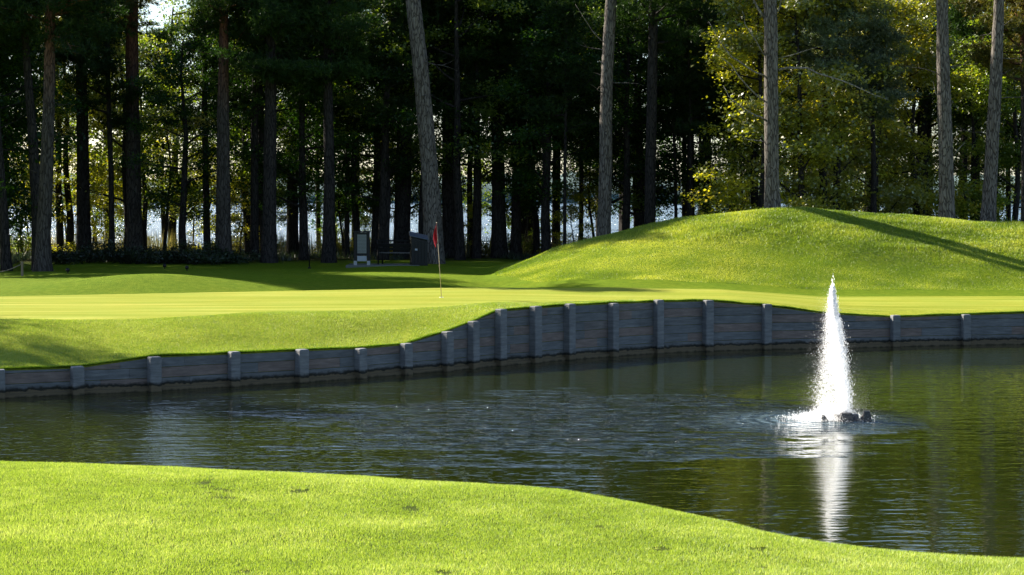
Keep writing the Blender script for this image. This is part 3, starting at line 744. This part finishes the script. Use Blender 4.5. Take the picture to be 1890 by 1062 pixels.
traced('pine_tree', 'reddish stemmed pine cut by the far right edge of the picture', 'pine tree',
       [(1893, 420, 16), (1892, 300, 14), (1890, 150, 12), (1888, 0, 11)], 72, 14, M['bark_red'], (6.5, 3, 40), M['pine_olive'], edge_g)

# ---- slimmer trunks seen against the lake
slim = [(207, 465, 198, 10), (112, 470, 100, 12), (305, 470, 292, 8), (383, 474, 378, 12), (455, 478, 456, 9), (470, 480, 474, 15), (540, 474, 540, 20), (589, 476, 585, 8),
        (640, 480, 641, 9), (656, 480, 654, 14), (703, 468, 722, 14), (868, 462, 866, 10), (885, 458, 884, 6), (955, 458, 957, 7), (978, 460, 984, 15), (1003, 456, 1006, 6),
        (1026, 466, 1034, 15), (1042, 462, 1045, 6), (1072, 452, 1070, 8), (1152, 436, 1150, 18), (1248, 420, 1243, 6), (1262, 418, 1260, 8), (1276, 414, 1270, 6), (1304, 408, 1308, 16),
        (1350, 404, 1348, 7), (1372, 398, 1366, 5), (1466, 400, 1470, 6), (1494, 402, 1498, 5), (1530, 402, 1527, 8), (1560, 404, 1556, 6), (1700, 412, 1702, 20), (1655, 410, 1650, 7), (1780, 414, 1784, 10), (1862, 418, 1860, 9)]
for i, (bx, by, tx, wd) in enumerate(slim):
    D = 78 + (i * 7) % 17
    base_z = gz(X(bx, D), D)
    # foot row that this distance gives
    py0 = HOR + (CAM_H - base_z) * F / D
    traced('slim_tree', 'slender dark trunk among many against the bright lake', 'tree',
           [(bx, py0, wd * 1.15), ((bx * 2 + tx) / 3 + random.uniform(-2, 2), 330, wd), ((bx + tx) / 2 + random.uniform(-4, 4), 200, wd * .9), (tx, 60, wd * .7)], D, 11.5, M['bark_dark'],
           (5.5, 1.7, 16), M['pine_dark'], 'slender trunks in the woods', n=10, dead=5, amp=.05)

# ---- broadleaf trees and pines filling the woods
wood = 'broadleaf trees in the shaded woods'
lab = 'dark leafy tree in the shaded woods'
def fill():
    rr = random.Random(12)
    spots = []
    def ok(x, y, d): return all((x - a) ** 2 + (y - b) ** 2 > d * d for a, b in spots)
    tries = 0
    while len(spots) < 58 and tries < 9000:
        tries += 1; y = rr.choice((rr.uniform(80, 89), rr.uniform(80, 97))); x = rr.uniform(-27, 32)
        px = 945 + x / y * F
        # the woods are thinner on the left, where the sky and lake show
        if 90 < px < 460 and rr.random() < .78: continue
        if px < 330 and y > 85: continue
        if 1340 < px < 1740 and y < 84: continue
        if not ok(x, y, 2.3): continue
        spots.append((x, y))
    for i, (x, y) in enumerate(spots):
        px = 945 + x / y * F
        if 90 < px < 470:
            leaf = M['oak_mid'] if i % 3 else M['autumn_leaf']; pr = OAK[(1, 3, 2)[i % 3]]; lb = 'loose green leafy tree by the lake with light showing through'; g = 'leafy trees by the lake'
        elif px > 1330: leaf = M['autumn_leaf'] if i % 2 else M['oak_mid']; pr = OAK[i % 4]; lb = 'olive green tree in the woods behind the right of the mound'; g = 'trees behind the right of the mound'
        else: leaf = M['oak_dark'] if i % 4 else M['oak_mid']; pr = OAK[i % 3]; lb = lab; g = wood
        if i % 4 == 3:
            plant('pine_tree', PINE[i % 3], x, y, 'dark pine deep in the woods', 'pine tree', M['bark_dark'], M['pine_dark'] if px < 1300 else M['pine_olive'], rr.uniform(.9, 1.08), rr.uniform(0, 6.28), 'pines deep in the woods')
        else:
            plant('leafy_tree', pr, x, y, lb, 'tree', M['bark_dark'], leaf, rr.uniform(.88, 1.12), rr.uniform(0, 6.28), g)
fill()
for i, (px, D, k) in enumerate(((322, 93, 0), (205, 94, 2))):
    plant('leafy_tree', OAK[k], X(px, D), D, 'loose green leafy tree by the lake with light showing through', 'tree', M['bark_dark'], M['oak_mid'], 1.1, i, 'leafy trees by the lake')
# off-frame woods to the left that shade the apron behind the green
for i, (x, y, k) in enumerate([(-21.5, 70.5, 0), (-23.5, 74, 1), (-24.5, 78, 2), (-30, 78, 0), (-28, 80, 1), (-25.8, 49.2, 2), (-21.0, 75.5, 3), (-23, 80.5, 0)]):
    plant('pine_tree' if i % 2 else 'leafy_tree', (PINE[k % 3] if i % 2 else OAK[k]), x, y, 'dark tree standing beyond the far left end of the woods', 'tree', M['bark_dark'], M['pine_dark'] if i % 2 else M['oak_dark'], 1.0, i * 1.3, 'trees left of the view')
# more off-frame trees for shade, then middle edge: dark oak boughs overhanging the trunks
for i, (x, y, k) in enumerate([(-19.6, 70.0, 0), (-20.6, 72.4, 1), (-21.8, 74.8, 0), (-22.8, 77.5, 1), (-20.3, 67.8, 1)]):
    plant('leafy_tree', BUSHY[k], x, y, 'dark tree standing beyond the far left end of the woods', 'tree', M['bark_dark'], M['oak_dark'], 1.12, i * 1.9, 'trees left of the view')
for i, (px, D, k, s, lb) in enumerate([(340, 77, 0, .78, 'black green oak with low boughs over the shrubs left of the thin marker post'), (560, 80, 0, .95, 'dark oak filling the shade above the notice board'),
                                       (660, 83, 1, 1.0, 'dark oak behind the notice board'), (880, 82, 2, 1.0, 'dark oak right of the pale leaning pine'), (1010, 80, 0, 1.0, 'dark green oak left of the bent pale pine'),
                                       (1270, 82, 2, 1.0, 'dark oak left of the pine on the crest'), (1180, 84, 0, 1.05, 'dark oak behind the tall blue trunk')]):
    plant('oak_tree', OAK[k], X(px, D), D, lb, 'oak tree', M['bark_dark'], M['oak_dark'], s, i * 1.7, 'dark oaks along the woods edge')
# right: the sunlit autumn trees behind the mound
for i, (px, D, k, s, lf, lb) in enumerate([(1402, 72.5, 0, .95, 'yellow_leaf', 'yellow green leafy tree behind the pine on the crest'), (1478, 72, 1, 1.1, 'autumn_leaf', 'dense yellowing tree right of the crest pine'),
                                           (1548, 74, 0, 1.05, 'autumn_leaf', 'dense olive tree above the fountain with gold leaves'), (1625, 75, 1, 1.1, 'autumn_leaf', 'dense green gold tree left of the straight rough pine'),
                                           (1690, 77, 0, .95, 'yellow_leaf', 'golden tinged tree just left of the straight rough pine'), (1790, 79, 1, .95, 'oak_mid', 'dark green tree between the two rough barked pines'),
                                           (1870, 78, 0, .95, 'oak_mid', 'olive tree behind the right edge of the mound')]):
    plant('leafy_tree', BUSHY[k], X(px, D), D, lb, 'tree', M['bark_dark'], M[lf], s, i * 2.1, 'autumn trees behind the mound')
for i, (px, D, k, s, zz, lb) in enumerate([(1520, 73, 1, .92, 0, 'small blue green pine with soft tufts over the yellow trees'), (1612, 73, 1, .70, 0, 'small blue green pine left of the straight rough pine')]):
    plant('pine_tree', PINE[k], X(px, D), D, lb, 'pine tree', M['bark_dark'], M['pine_blue'], s, i * 2.4, 'small blue green pines')
# left: saplings with lit leaves by the lake
for i, (px, D, k, s, lf, lb) in enumerate([(207, 84, 0, .8, 'yellow_leaf', 'small bright yellow tree between two black trunks'), (118, 86, 0, .95, 'yellow_leaf', 'small yellow green tree left of the black trunk'),
                                           (300, 84, 1, 1.2, 'oak_mid', 'crooked thin tree with green leaves in front of the lake'), (445, 84, 0, .7, 'yellow_leaf', 'small yellow bush tree beside the red topped pine'),
                                           (182, 88, 1, 1.3, 'oak_mid', 'thin leafy sapling beside the yellow tree'), (1060, 84, 0, .6, 'yellow_leaf', 'low yellow sapling left of the bent pale pine'),
                                           (850, 86, 0, .6, 'yellow_leaf', 'low yellow sapling beyond the pale leaning pine'), (690, 88, 0, .55, 'oak_mid', 'low green sapling between board and bench'), (540, 86, 1, .9, 'oak_mid', 'green sapling left of the thin marker post'), (635, 85, 1, .85, 'oak_dark', 'dark sapling behind the left side of the notice board'), (960, 85, 1, .9, 'oak_mid', 'green sapling in the gap left of the bent pale pine'), (240, 88, 1, 1.0, 'autumn_leaf', 'sapling with turning leaves just behind the thickest black trunk'), (1310, 82, 1, .8, 'oak_mid', 'green sapling over the left slope of the mound'), (30, 84, 1, .9, 'autumn_leaf', 'sapling with turning leaves by the left edge'), (380, 86, 0, 1.0, 'autumn_leaf', 'rusty leaved sapling left of the red topped pine')]):
    plant('sapling', SAP[k], X(px, D), D, lb, 'sapling', M['bark_dark'], M[lf], s, i * 1.1, 'saplings at the lake edge')

rb = random.Random(31)
for i in range(14):
    px = 70 + i * 92 + rb.uniform(-18, 18); D = rb.uniform(86, 95)
    plant('sapling', SAP[i % 2], X(px, D), D, 'leafy young tree filling the gaps between trunks before the lake', 'sapling', M['bark_dark'], M[('oak_dark', 'oak_mid', 'oak_mid', 'autumn_leaf')[i % 4]], rb.uniform(.75, 1.1), i * .9, 'young trees filling the gaps before the lake')
# ------------------------------------------------------------------ shrubs, reeds and woodland floor growth
def shrub_mesh(seed, rx, ry, h, n, leaf):
    rs = np.random.default_rng(seed); c = []
    for _ in range(18):
        a = rs.uniform(0, 6.28); r = math.sqrt(rs.uniform(0, 1)); p = np.array([math.cos(a) * r * rx, math.sin(a) * r * ry, h * rs.uniform(.25, .95) * (1 - .5 * r * r)])
        c.append(p + rs.normal(0, 1, (n // 26, 3)) * np.array([.22, .22, .14]) * min(1.0, h))
    c = np.concatenate(c); c[:, 2] = np.abs(c[:, 2]) + .02
    V, f = leaf_quads(c, leaf, rs); return mesh_np('shrub', V, f, np.repeat(np.clip(.4 + rs.normal(0, .22, len(c)), 0, 1), 4))
def stems_mesh(rx, ry, h, n, seed):
    rd = random.Random(seed); mb = MB()
    for _ in range(n):
        a = rd.uniform(0, 6.28); b = rd.random(); x = math.cos(a) * rx * b; y = math.sin(a) * ry * b
        mb.tube([(x * .3, y * .3, -.1), (x * .7, y * .7, h * .45), (x, y, h * .85)], [.018, .012, .006], 4, False)
    return mb.mesh('stems')
SH = [(shrub_mesh(60 + i, 1.5, .9, h, 2600, .10), stems_mesh(1.4, .8, h, 16, i)) for i, h in enumerate((.75, 1.0, 1.35))]
def shrub(px, D, k, m, s, lb, g, zs=1.0):
    x = X(px, D); root = empty('shrub', (x, D, gz(x, D)), random.uniform(0, 6.28)); root.scale = (s, s, s * zs); tag(root, lb, 'shrub', g)
    for nm, me, mm in (('foliage', SH[k][0], m), ('stems', SH[k][1], M['bark_dark'])):
        o = bpy.data.objects.new(nm, me); C.objects.link(o); o.parent = root; set_mat(o, mm)
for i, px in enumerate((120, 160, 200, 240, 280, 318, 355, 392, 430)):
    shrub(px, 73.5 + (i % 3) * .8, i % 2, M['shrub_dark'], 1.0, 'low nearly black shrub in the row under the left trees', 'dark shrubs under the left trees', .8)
for i, (px, D) in enumerate([(370, 86), (440, 87), (520, 88), (565, 90), (630, 88), (672, 90), (700, 86), (870, 88), (950, 87), (1050, 84), (1080, 82), (1340, 82), (1560, 79), (1630, 80), (1500, 80), (1720, 80), (1800, 80), (40, 82), (100, 84)]):
    shrub(px, D, i % 3, (M['yellow_leaf'], M['autumn_leaf'], M['oak_mid'])[i % 3], .95, 'yellow green shrub at the lake edge under the trees', 'yellow green shrubs by the lake')
def reeds():
    n = 26000; x = rng.uniform(-26, 8, n); y = rng.uniform(86, 96, n)
    k = n2(x, y, 1.7, 51) > -.12; x, y = x[k], y[k]; z = ground_z(x, y)
    blades('reeds', x, y, z, rng.uniform(.5, 1.5, len(x)), .03, .25, M['reed'], 'pale dry reeds and tall grass on the lake shore under the trees', 'reeds', rnd=rng.uniform(0, 1, len(x)))
    n = 60000; x = rng.uniform(-26, 28, n); y = rng.uniform(75, 88, n); z = ground_z(x, y)
    k = (n2(x, y, 2.2, 52) > -.05) & ((y > 80) | (x < -9) | (x > 2)); x, y, z = x[k], y[k], z[k]
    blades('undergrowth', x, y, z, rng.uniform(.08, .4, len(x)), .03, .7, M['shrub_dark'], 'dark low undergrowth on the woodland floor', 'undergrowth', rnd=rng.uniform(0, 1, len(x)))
reeds()
# ------------------------------------------------------------------ furniture
def simple(name, col, rough=.6, spec=.3, metal=0, ns=25, amt=.25):
    m, t, out = mat(name); nz = noise(t, mapping(t), ns, 4, .6)
    c = mix(t, math_(t, 'MULTIPLY', nz, amt * 2), col, tuple(c_ * .55 for c_ in col))
    principled(t, out, c, rough, bump(t, nz, .003), spec, metal); return m
M['black_paint'] = simple('black_paint', (.006, .006, .007), .5, .3)
M['concrete'] = simple('concrete', (.38, .38, .37), .9)
M['grey_panel'] = simple('grey_panel', (.15, .16, .14), .7)
M['white_panel'] = simple('white_panel', (.36, .38, .40), .6)
M['flag_red'] = leaf_mat('flag_red', (.26, .006, .02), (.26, .006, .02), (.26, .006, .02), .35, .03, (1, .8, .8))
M['pole'] = simple('pole', (.55, .42, .30), .35, .5, 0, 12, .3)
M['cup'] = simple('cup', (.75, .75, .75), .5)
M['stake'] = simple('stake', (.20, .15, .10), .8)
M['rope'] = simple('rope', (.16, .14, .11), .9)
M['roof_sheet'] = simple('roof_sheet', (.10, .12, .16), .4, .5, .2)
M['rock'] = simple('rock', (.030, .026, .024), .55, .5, 0, 18, .5)

# flag
def flag():
    b = at_z(815, 546, 1.27); z0 = gz(b.x, b.y); root = empty('golf_flag', (b.x, b.y, z0))
    tag(root, 'limp dark red flag on a thin leaning flagstick standing in the putting green', 'golf flag')
    top = at_d(806, 412, b.y); t = Vector((top.x - b.x, 0, top.z - z0))
    mb = MB(); mb.tube([(0, 0, -.05), t * .5, t], [.009, .0075, .0065], 8); st_ = mb.build('flagstick', M['pole'], root, True)
    mb = MB(); mb.tube([t * 1.0, t * 1.012], [.016, .012], 8); mb.build('finial', M['pole'], st_, True)
    # cloth hanging in folds from the top of the stick
    nu, nv = 15, 16; vs = []; fs = []
    for j in range(nv):
        v = j / (nv - 1); hgt = t * (1 - .20 * v)
        wid = .04 + .11 * math.sin(min(1, v * 1.25) * math.pi * .62) * (1.0 if v < .8 else 1 - (v - .8) * 2.2)
        for i in range(nu):
            u = i / (nu - 1); fold = .045 * math.sin(u * 11 + v * 2) * (.3 + u)
            vs.append((hgt.x - wid * u * (.62 + .1 * math.sin(v * 5)), fold - .03 * u, hgt.z - .10 * u * u - .16 * u * v))
    for j in range(nv - 1):
        for i in range(nu - 1): a = j * nu + i; fs.append((a, a + 1, a + nu + 1, a + nu))
    mb = MB(); mb.add(vs, fs); o = mb.build('flag_cloth', M['flag_red'], root, True)
    sm = o.modifiers.new('s', 'SOLIDIFY'); sm.thickness = .003
    # the hole
    mb = MB(); ring = []
    for r_, z_ in ((.057, -.004), (.054, .006), (.050, .006), (.050, -.1)):
        for k in range(20): ring.append((math.cos(k * math.pi / 10) * r_, math.sin(k * math.pi / 10) * r_, z_))
    mb.add(ring, [(q * 20 + k, q * 20 + (k + 1) % 20, (q + 1) * 20 + (k + 1) % 20, (q + 1) * 20 + k) for q in range(3) for k in range(20)]); mb.build('hole_liner', M['cup'], root, True)
flag()

# paved strip under the furniture
BD = 72.0
def pave():
    x0, x1 = X(640, BD), X(775, BD); z = max(gz(x0, BD), gz(x1, BD), gz((x0 + x1) / 2, BD), gz(x0, BD - .5), gz(x1, BD + 1.2)) + .012
    mb = MB(); mb.box(((x0 + x1) / 2, BD + .45, z - .10), (x1 - x0, 1.9, .20), 0, bev=.01)
    tag(mb.build('path', simple('paving', (.13, .135, .12), .9)), kind='structure'); return z
PZ = pave()
def board():
    x = X(669, BD); root = empty('notice_board', (x, BD - .25, PZ)); tag(root, 'dark two post notice board with a grey panel left of the bench', 'notice board')
    for s in (-1, 1):
        mb = MB(); mb.box((s * .25, 0, .08), (.12, .12, .16), bev=.01); f = mb.build('foot', M['concrete'], root)
        mb = MB(); mb.box((s * .25, 0, .70), (.10, .10, 1.08), bev=.008); mb.build('post', M['black_paint'], root)
    mb = MB(); mb.box((0, 0, 1.262), (.66, .20, .05), bev=.01); mb.build('cap', M['black_paint'], root)
    mb = MB(); mb.box((0, 0, .80), (.398, .05, .86)); mb.box((0, -.028, 1.20), (.398, .012, .05)); mb.box((0, -.028, .40), (.398, .012, .06)); mb.build('panel_frame', M['black_paint'], root)
    mb = MB(); mb.box((0, -.031, .80), (.35, .012, .72))
    gp = mb.build('grey_panel', M['grey_panel'], root)
    mb = MB()
    for k in range(13): mb.box((0, -.040, .48 + k * .053), (.33, .006, .008))
    mb.build('louvre_lines', M['concrete'], gp)
    mb = MB(); mb.box((0, -.01, .245), (.36, .03, .20), bev=.005); mb.build('white_panel', M['white_panel'], root)
board()
def bench():
    root = empty('park_bench', (X(738, BD), BD + .15, PZ), R(-14)); tag(root, 'dark metal park bench seen from behind with a slatted back', 'bench')
    wdt = 1.72
    for s in (-1, 1):
        x = s * wdt / 2
        mb = MB(); mb.tube([(x, -.06, 0), (x, -.02, .43), (x, -.12, .72), (x, -.19, .93)], [.03, .028, .025, .022], 7); mb.build('leg', M['black_paint'], root, True)
        mb = MB(); mb.tube([(x, .50, 0), (x, .46, .22), (x, .44, .43)], [.028, .026, .026], 7); mb.build('leg', M['black_paint'], root, True)
        mb = MB(); mb.tube([(x, -.08, .62), (x, .18, .67), (x, .44, .64), (x, .49, .55), (x, .45, .43)], .02, 7); mb.build('armrest', M['black_paint'], root, True)
    mb = MB()
    for k in range(6): mb.box((0, -.0 + k * .09, .445), (wdt + .1, .07, .03), bev=.006)
    mb.box((0, .22, .415), (.04, .5, .03)); mb.build('seat', simple('bench_seat', (.07, .07, .07), .4, .5), root)
    mb = MB()
    for k, (z, y, h) in enumerate(((.60, -.075, .10), (.74, -.115, .13), (.915, -.19, .05))): mb.box((0, y + .025, z), (wdt + .02, .025, h), rx=R(14), bev=.005)
    mb.build('backrest', M['black_paint'], root)
bench()
def bin_():
    # timber clad bin housing with a sloping sheet lid
    root = empty('bin_housing', (X(773, BD), BD - .05, PZ - .03), R(8)); tag(root, 'black boxy bin housing with a sloping roof against the pale leaning pine', 'bin housing')
    w_, d_, h1, h2 = .62, .66, 1.16, 1.02
    mb = MB(); mb.add([(-w_ / 2, -d_ / 2, 0), (w_ / 2, -d_ / 2, 0), (w_ / 2, d_ / 2, 0), (-w_ / 2, d_ / 2, 0), (-w_ / 2, -d_ / 2, h1 - .09), (w_ / 2, -d_ / 2, h2 - .09), (w_ / 2, d_ / 2, h2 - .02), (-w_ / 2, d_ / 2, h1 - .02)],
                     [(3, 2, 1, 0), (4, 5, 6, 7), (0, 1, 5, 4), (1, 2, 6, 5), (2, 3, 7, 6), (3, 0, 4, 7)])
    for k in range(5): mb.box((-.24 + k * .12, -d_ / 2 - .008, .48), (.10, .018, .9), bev=.004)
    bd = mb.build('body', M['black_paint'], root)
    mb = MB(); mb.box((0, 0, (h1 + h2) / 2 + .045), (.72, .74, .03), rx=.2, ry=math.atan2(h1 - h2, w_), bev=.005); mb.build('roof', M['roof_sheet'], root)
    mb = MB(); mb.box((-.13, -d_ / 2 - .02, .62), (.10, .02, .07), bev=.008); mb.build('latch', M['white_panel'], bd)
bin_()
def marker():
    b = at_z(571, 487, 1.33); x, y = b.x, b.y; z = gz(x, y); root = empty('marker_post', (x, y, z)); tag(root, 'thin black marker post standing alone on the shaded grass', 'marker post')
    mb = MB(); mb.tube([(0, 0, -.1), (.01, 0, .7), (-.015, 0, 1.35)], .022, 8); mb.build('pole', M['black_paint'], root, True)
    mb = MB(); mb.tube([(0, 0, 0), (0, 0, .06)], [.07, .05], 10); mb.build('foot', M['black_paint'], root, True)
marker()
def tee_markers():
    for i, (px, py, lb) in enumerate([(125, 498, 'small dark tee marker nearest the left edge'), (304, 490, 'small dark tee marker on the crest above the lit bank, left of two'), (345, 495, 'small dark tee marker on the crest above the lit bank, right of two')]):
        b = at_z(px, py, 1.33); z = gz(b.x, b.y); root = empty('tee_marker', (b.x, b.y, z)); tag(root, lb, 'tee marker', 'tee markers')
        mb = MB(); mb.tube([(0, 0, -.04), (0, 0, .05)], .02, 6); mb.build('spike', M['black_paint'], root)
        mb = MB(); mb.tube([(0, 0, .05), (0, 0, .07), (0, 0, .12), (0, 0, .17), (0, 0, .19)], [.02, .06, .075, .06, .02], 10); mb.build('head', M['black_paint'], root, True)
tee_markers()
def rope():
    b = at_z(41, 502, 1.3); z = gz(b.x, b.y); root = empty('rope_barrier', (b.x, b.y, z)); tag(root, 'slack rope tied to a short wooden stake at the left edge', 'rope barrier')
    mb = MB(); mb.box((0, 0, .22), (.07, .07, .54), bev=.008); mb.build('stake', M['stake'], root)
    mb = MB(); mb.box((-1.9, .3, .22), (.07, .07, .54), bev=.008); mb.build('stake', M['stake'], root)
    mb = MB(); mb.tube([(-.02 - 1.85 * k / 10, .3 * k / 10, .40 - .28 * math.sin(math.pi * k / 10)) for k in range(11)], .014, 6); mb.build('rope', M['rope'], root, True)
rope()

# ------------------------------------------------------------------ fountain
def fountain():
    m, t, out = mat('water_spray')
    d = N(t, 'ShaderNodeBsdfDiffuse'); d.inputs[0].default_value = (.98, .98, .99, 1); tr = N(t, 'ShaderNodeBsdfTranslucent'); tr.inputs[0].default_value = (.99, .99, 1, 1)
    ms = N(t, 'ShaderNodeMixShader'); ms.inputs[0].default_value = .7; L(t, d.outputs[0], ms.inputs[1]); L(t, tr.outputs[0], ms.inputs[2])
    tp = N(t, 'ShaderNodeBsdfTransparent'); m3 = N(t, 'ShaderNodeMixShader'); m3.inputs[0].default_value = .6; L(t, tp.outputs[0], m3.inputs[1]); L(t, ms.outputs[0], m3.inputs[2]); L(t, m3.outputs[0], out.inputs[0])
    root = empty('fountain', (FX, FY, 0)); tag(root, 'floating fountain throwing a tall white jet from dark angular blocks in the pond', 'fountain')
    ppm = F / FY   # photo px per metre here
    rs = np.random.default_rng(5)
    # the jet leans a little left as it climbs, then falls back as a looser veil on the left
    x0 = (1560 - 1553) / ppm; H = 254 / ppm
    def cx(f): return x0 - .245 * f ** 1.05
    nc = 19000; f = rs.uniform(0, 1, nc) ** 1.0
    wv = 1 + np.clip((.97 - f) * 8, 0, 1) * (.55 * n2(f * 7, f * 0, 1.0, 3) + .35 * n2(f * 22, f * 0, 1.0, 4))
    sg = wv * (.012 + .105 * (1 - f) ** .8 * (.50 + .50 * f))
    xc = cx(f) + .03 * n2(f * 9, f * 0, 1.0, 6) + rs.normal(0, 1, nc) * sg; yc = rs.normal(0, 1, nc) * sg * .8; zc = .1 + H * (.93 * f + np.where((f > .93) & (rs.uniform(0, 1, nc) < .12), np.abs(rs.normal(0, .035, nc)), 0)) + rs.normal(0, .02, nc)
    n = 30000; f = rs.uniform(0, 1, n) ** 1.3 * .97
    x = cx(f) - .32 * (1 - f) ** 1.1 + rs.normal(0, 1, n) * (.015 + .13 * (1 - f) ** .8); y = rs.normal(0, 1, n) * (.02 + .15 * (1 - f)); z = .02 + H * .98 * f
    key = np.floor(x * 42 + 1.5 * np.sin(z * 3)).astype(int); hsh = ((key * 2654435761) & 0xffff) / 65535.0
    keep = ((hsh > .5) | (rs.uniform(0, 1, n) < .25)); x, y, z = x[keep], y[keep], z[keep]; fall = np.ones(len(x), bool)
    # stray mist thrown wide
    nm = 34000; am = rs.uniform(0, 1, nm); zm = H * (1 - am ** .8) * rs.uniform(.1, 1, nm); xm = cx(zm / H) - .12 + rs.normal(0, 1, nm) * (.04 + .26 * (1 - zm / H)); ym = rs.normal(0, .25, nm)
    # splash at the foot, mostly to the left
    ns = 14000; rsp = np.abs(rs.normal(0, .24, ns)); asp = rs.uniform(0, 6.283, ns); xs_ = x0 - .33 + np.cos(asp) * rsp * 1.25; ys_ = np.sin(asp) * rsp * .9 + .12; zs_ = np.abs(rs.normal(0, .03, ns)) * (1 + 2.5 * np.exp(-rsp / .2)) + .004
    def drops(nm_, P, size, elong):
        n_ = len(P); s = size * rs.uniform(.5, 1.4, n_)
        # each droplet a tiny lens-shaped facet turned around a heading that catches the sun
        th = R(29) + rs.normal(0, .6, n_); tl = rs.normal(0, .35, n_); hx = np.stack([np.cos(th), np.sin(th), tl * 0], -1) * (s * .5)[:, None]
        vz_ = np.stack([np.sin(th) * np.sin(tl), -np.cos(th) * np.sin(tl), np.cos(tl)], -1) * (s * .5 * elong)[:, None]
        V = np.stack([P - hx, P - vz_, P + hx, P + vz_], 1); f = np.arange(n_ * 4).reshape(n_, 4)
        link(nm_, mesh_np(nm_, V.reshape(-1, 3), f), m, root)
    drops('falling_water', np.stack([x, y, z], -1), .0055, np.where(fall, 3.2, 2.0))
    drops('water_jet', np.stack([xc, yc, zc], -1), .0105, np.full(nc, 3.0))
    drops('mist', np.stack([xm, ym, zm], -1), .0034, np.ones(nm))
    drops('splash', np.stack([xs_, ys_, zs_], -1), .013, np.ones(ns))
    # float collar and the angular dark blocks
    mb = MB(); mb.tube([(x0, 0, -.25), (x0, 0, .10)], [.30, .22], 14); mb.build('float', M['rock'], root, True)
    mb = MB(); mb.tube([(x0, 0, .08), (x0, 0, .16)], [.05, .035], 12); mb.build('nozzle', M['black_paint'], root, True)
    def block(px0, px1, pyb, pyt, inset_l, inset_r, dy, dpt, rz=0):
        a = at_d(px0, 780, FY + dy).x - FX; b = at_d(px1, 780, FY + dy).x - FX; hgt = (pyb - pyt) / ppm; mb = MB()
        vs = [(a, dy - dpt / 2, -.12), (b, dy - dpt / 2, -.12), (b, dy + dpt / 2, -.12), (a, dy + dpt / 2, -.12),
              (a + inset_l, dy - dpt / 2 + .05, hgt), (b - inset_r, dy - dpt / 2 + .05, hgt * 1.0), (b - inset_r, dy + dpt / 2 - .04, hgt), (a + inset_l, dy + dpt / 2 - .04, hgt)]
        mb.add(vs, [(3, 2, 1, 0), (4, 5, 6, 7), (0, 1, 5, 4), (1, 2, 6, 5), (2, 3, 7, 6), (3, 0, 4, 7)]); return mb.build('anchor_block', M['rock'], root)
    block(1546, 1577, 777, 761, .06, .05, -.26, .22)
    block(1580, 1594, 776, 766, .11, .005, -.05, .16)
    block(1592, 1610, 777, 759, .02, .05, -.14, .20)
    block(1516, 1538, 777, 766, .005, .15, -.20, .18)
fountain()
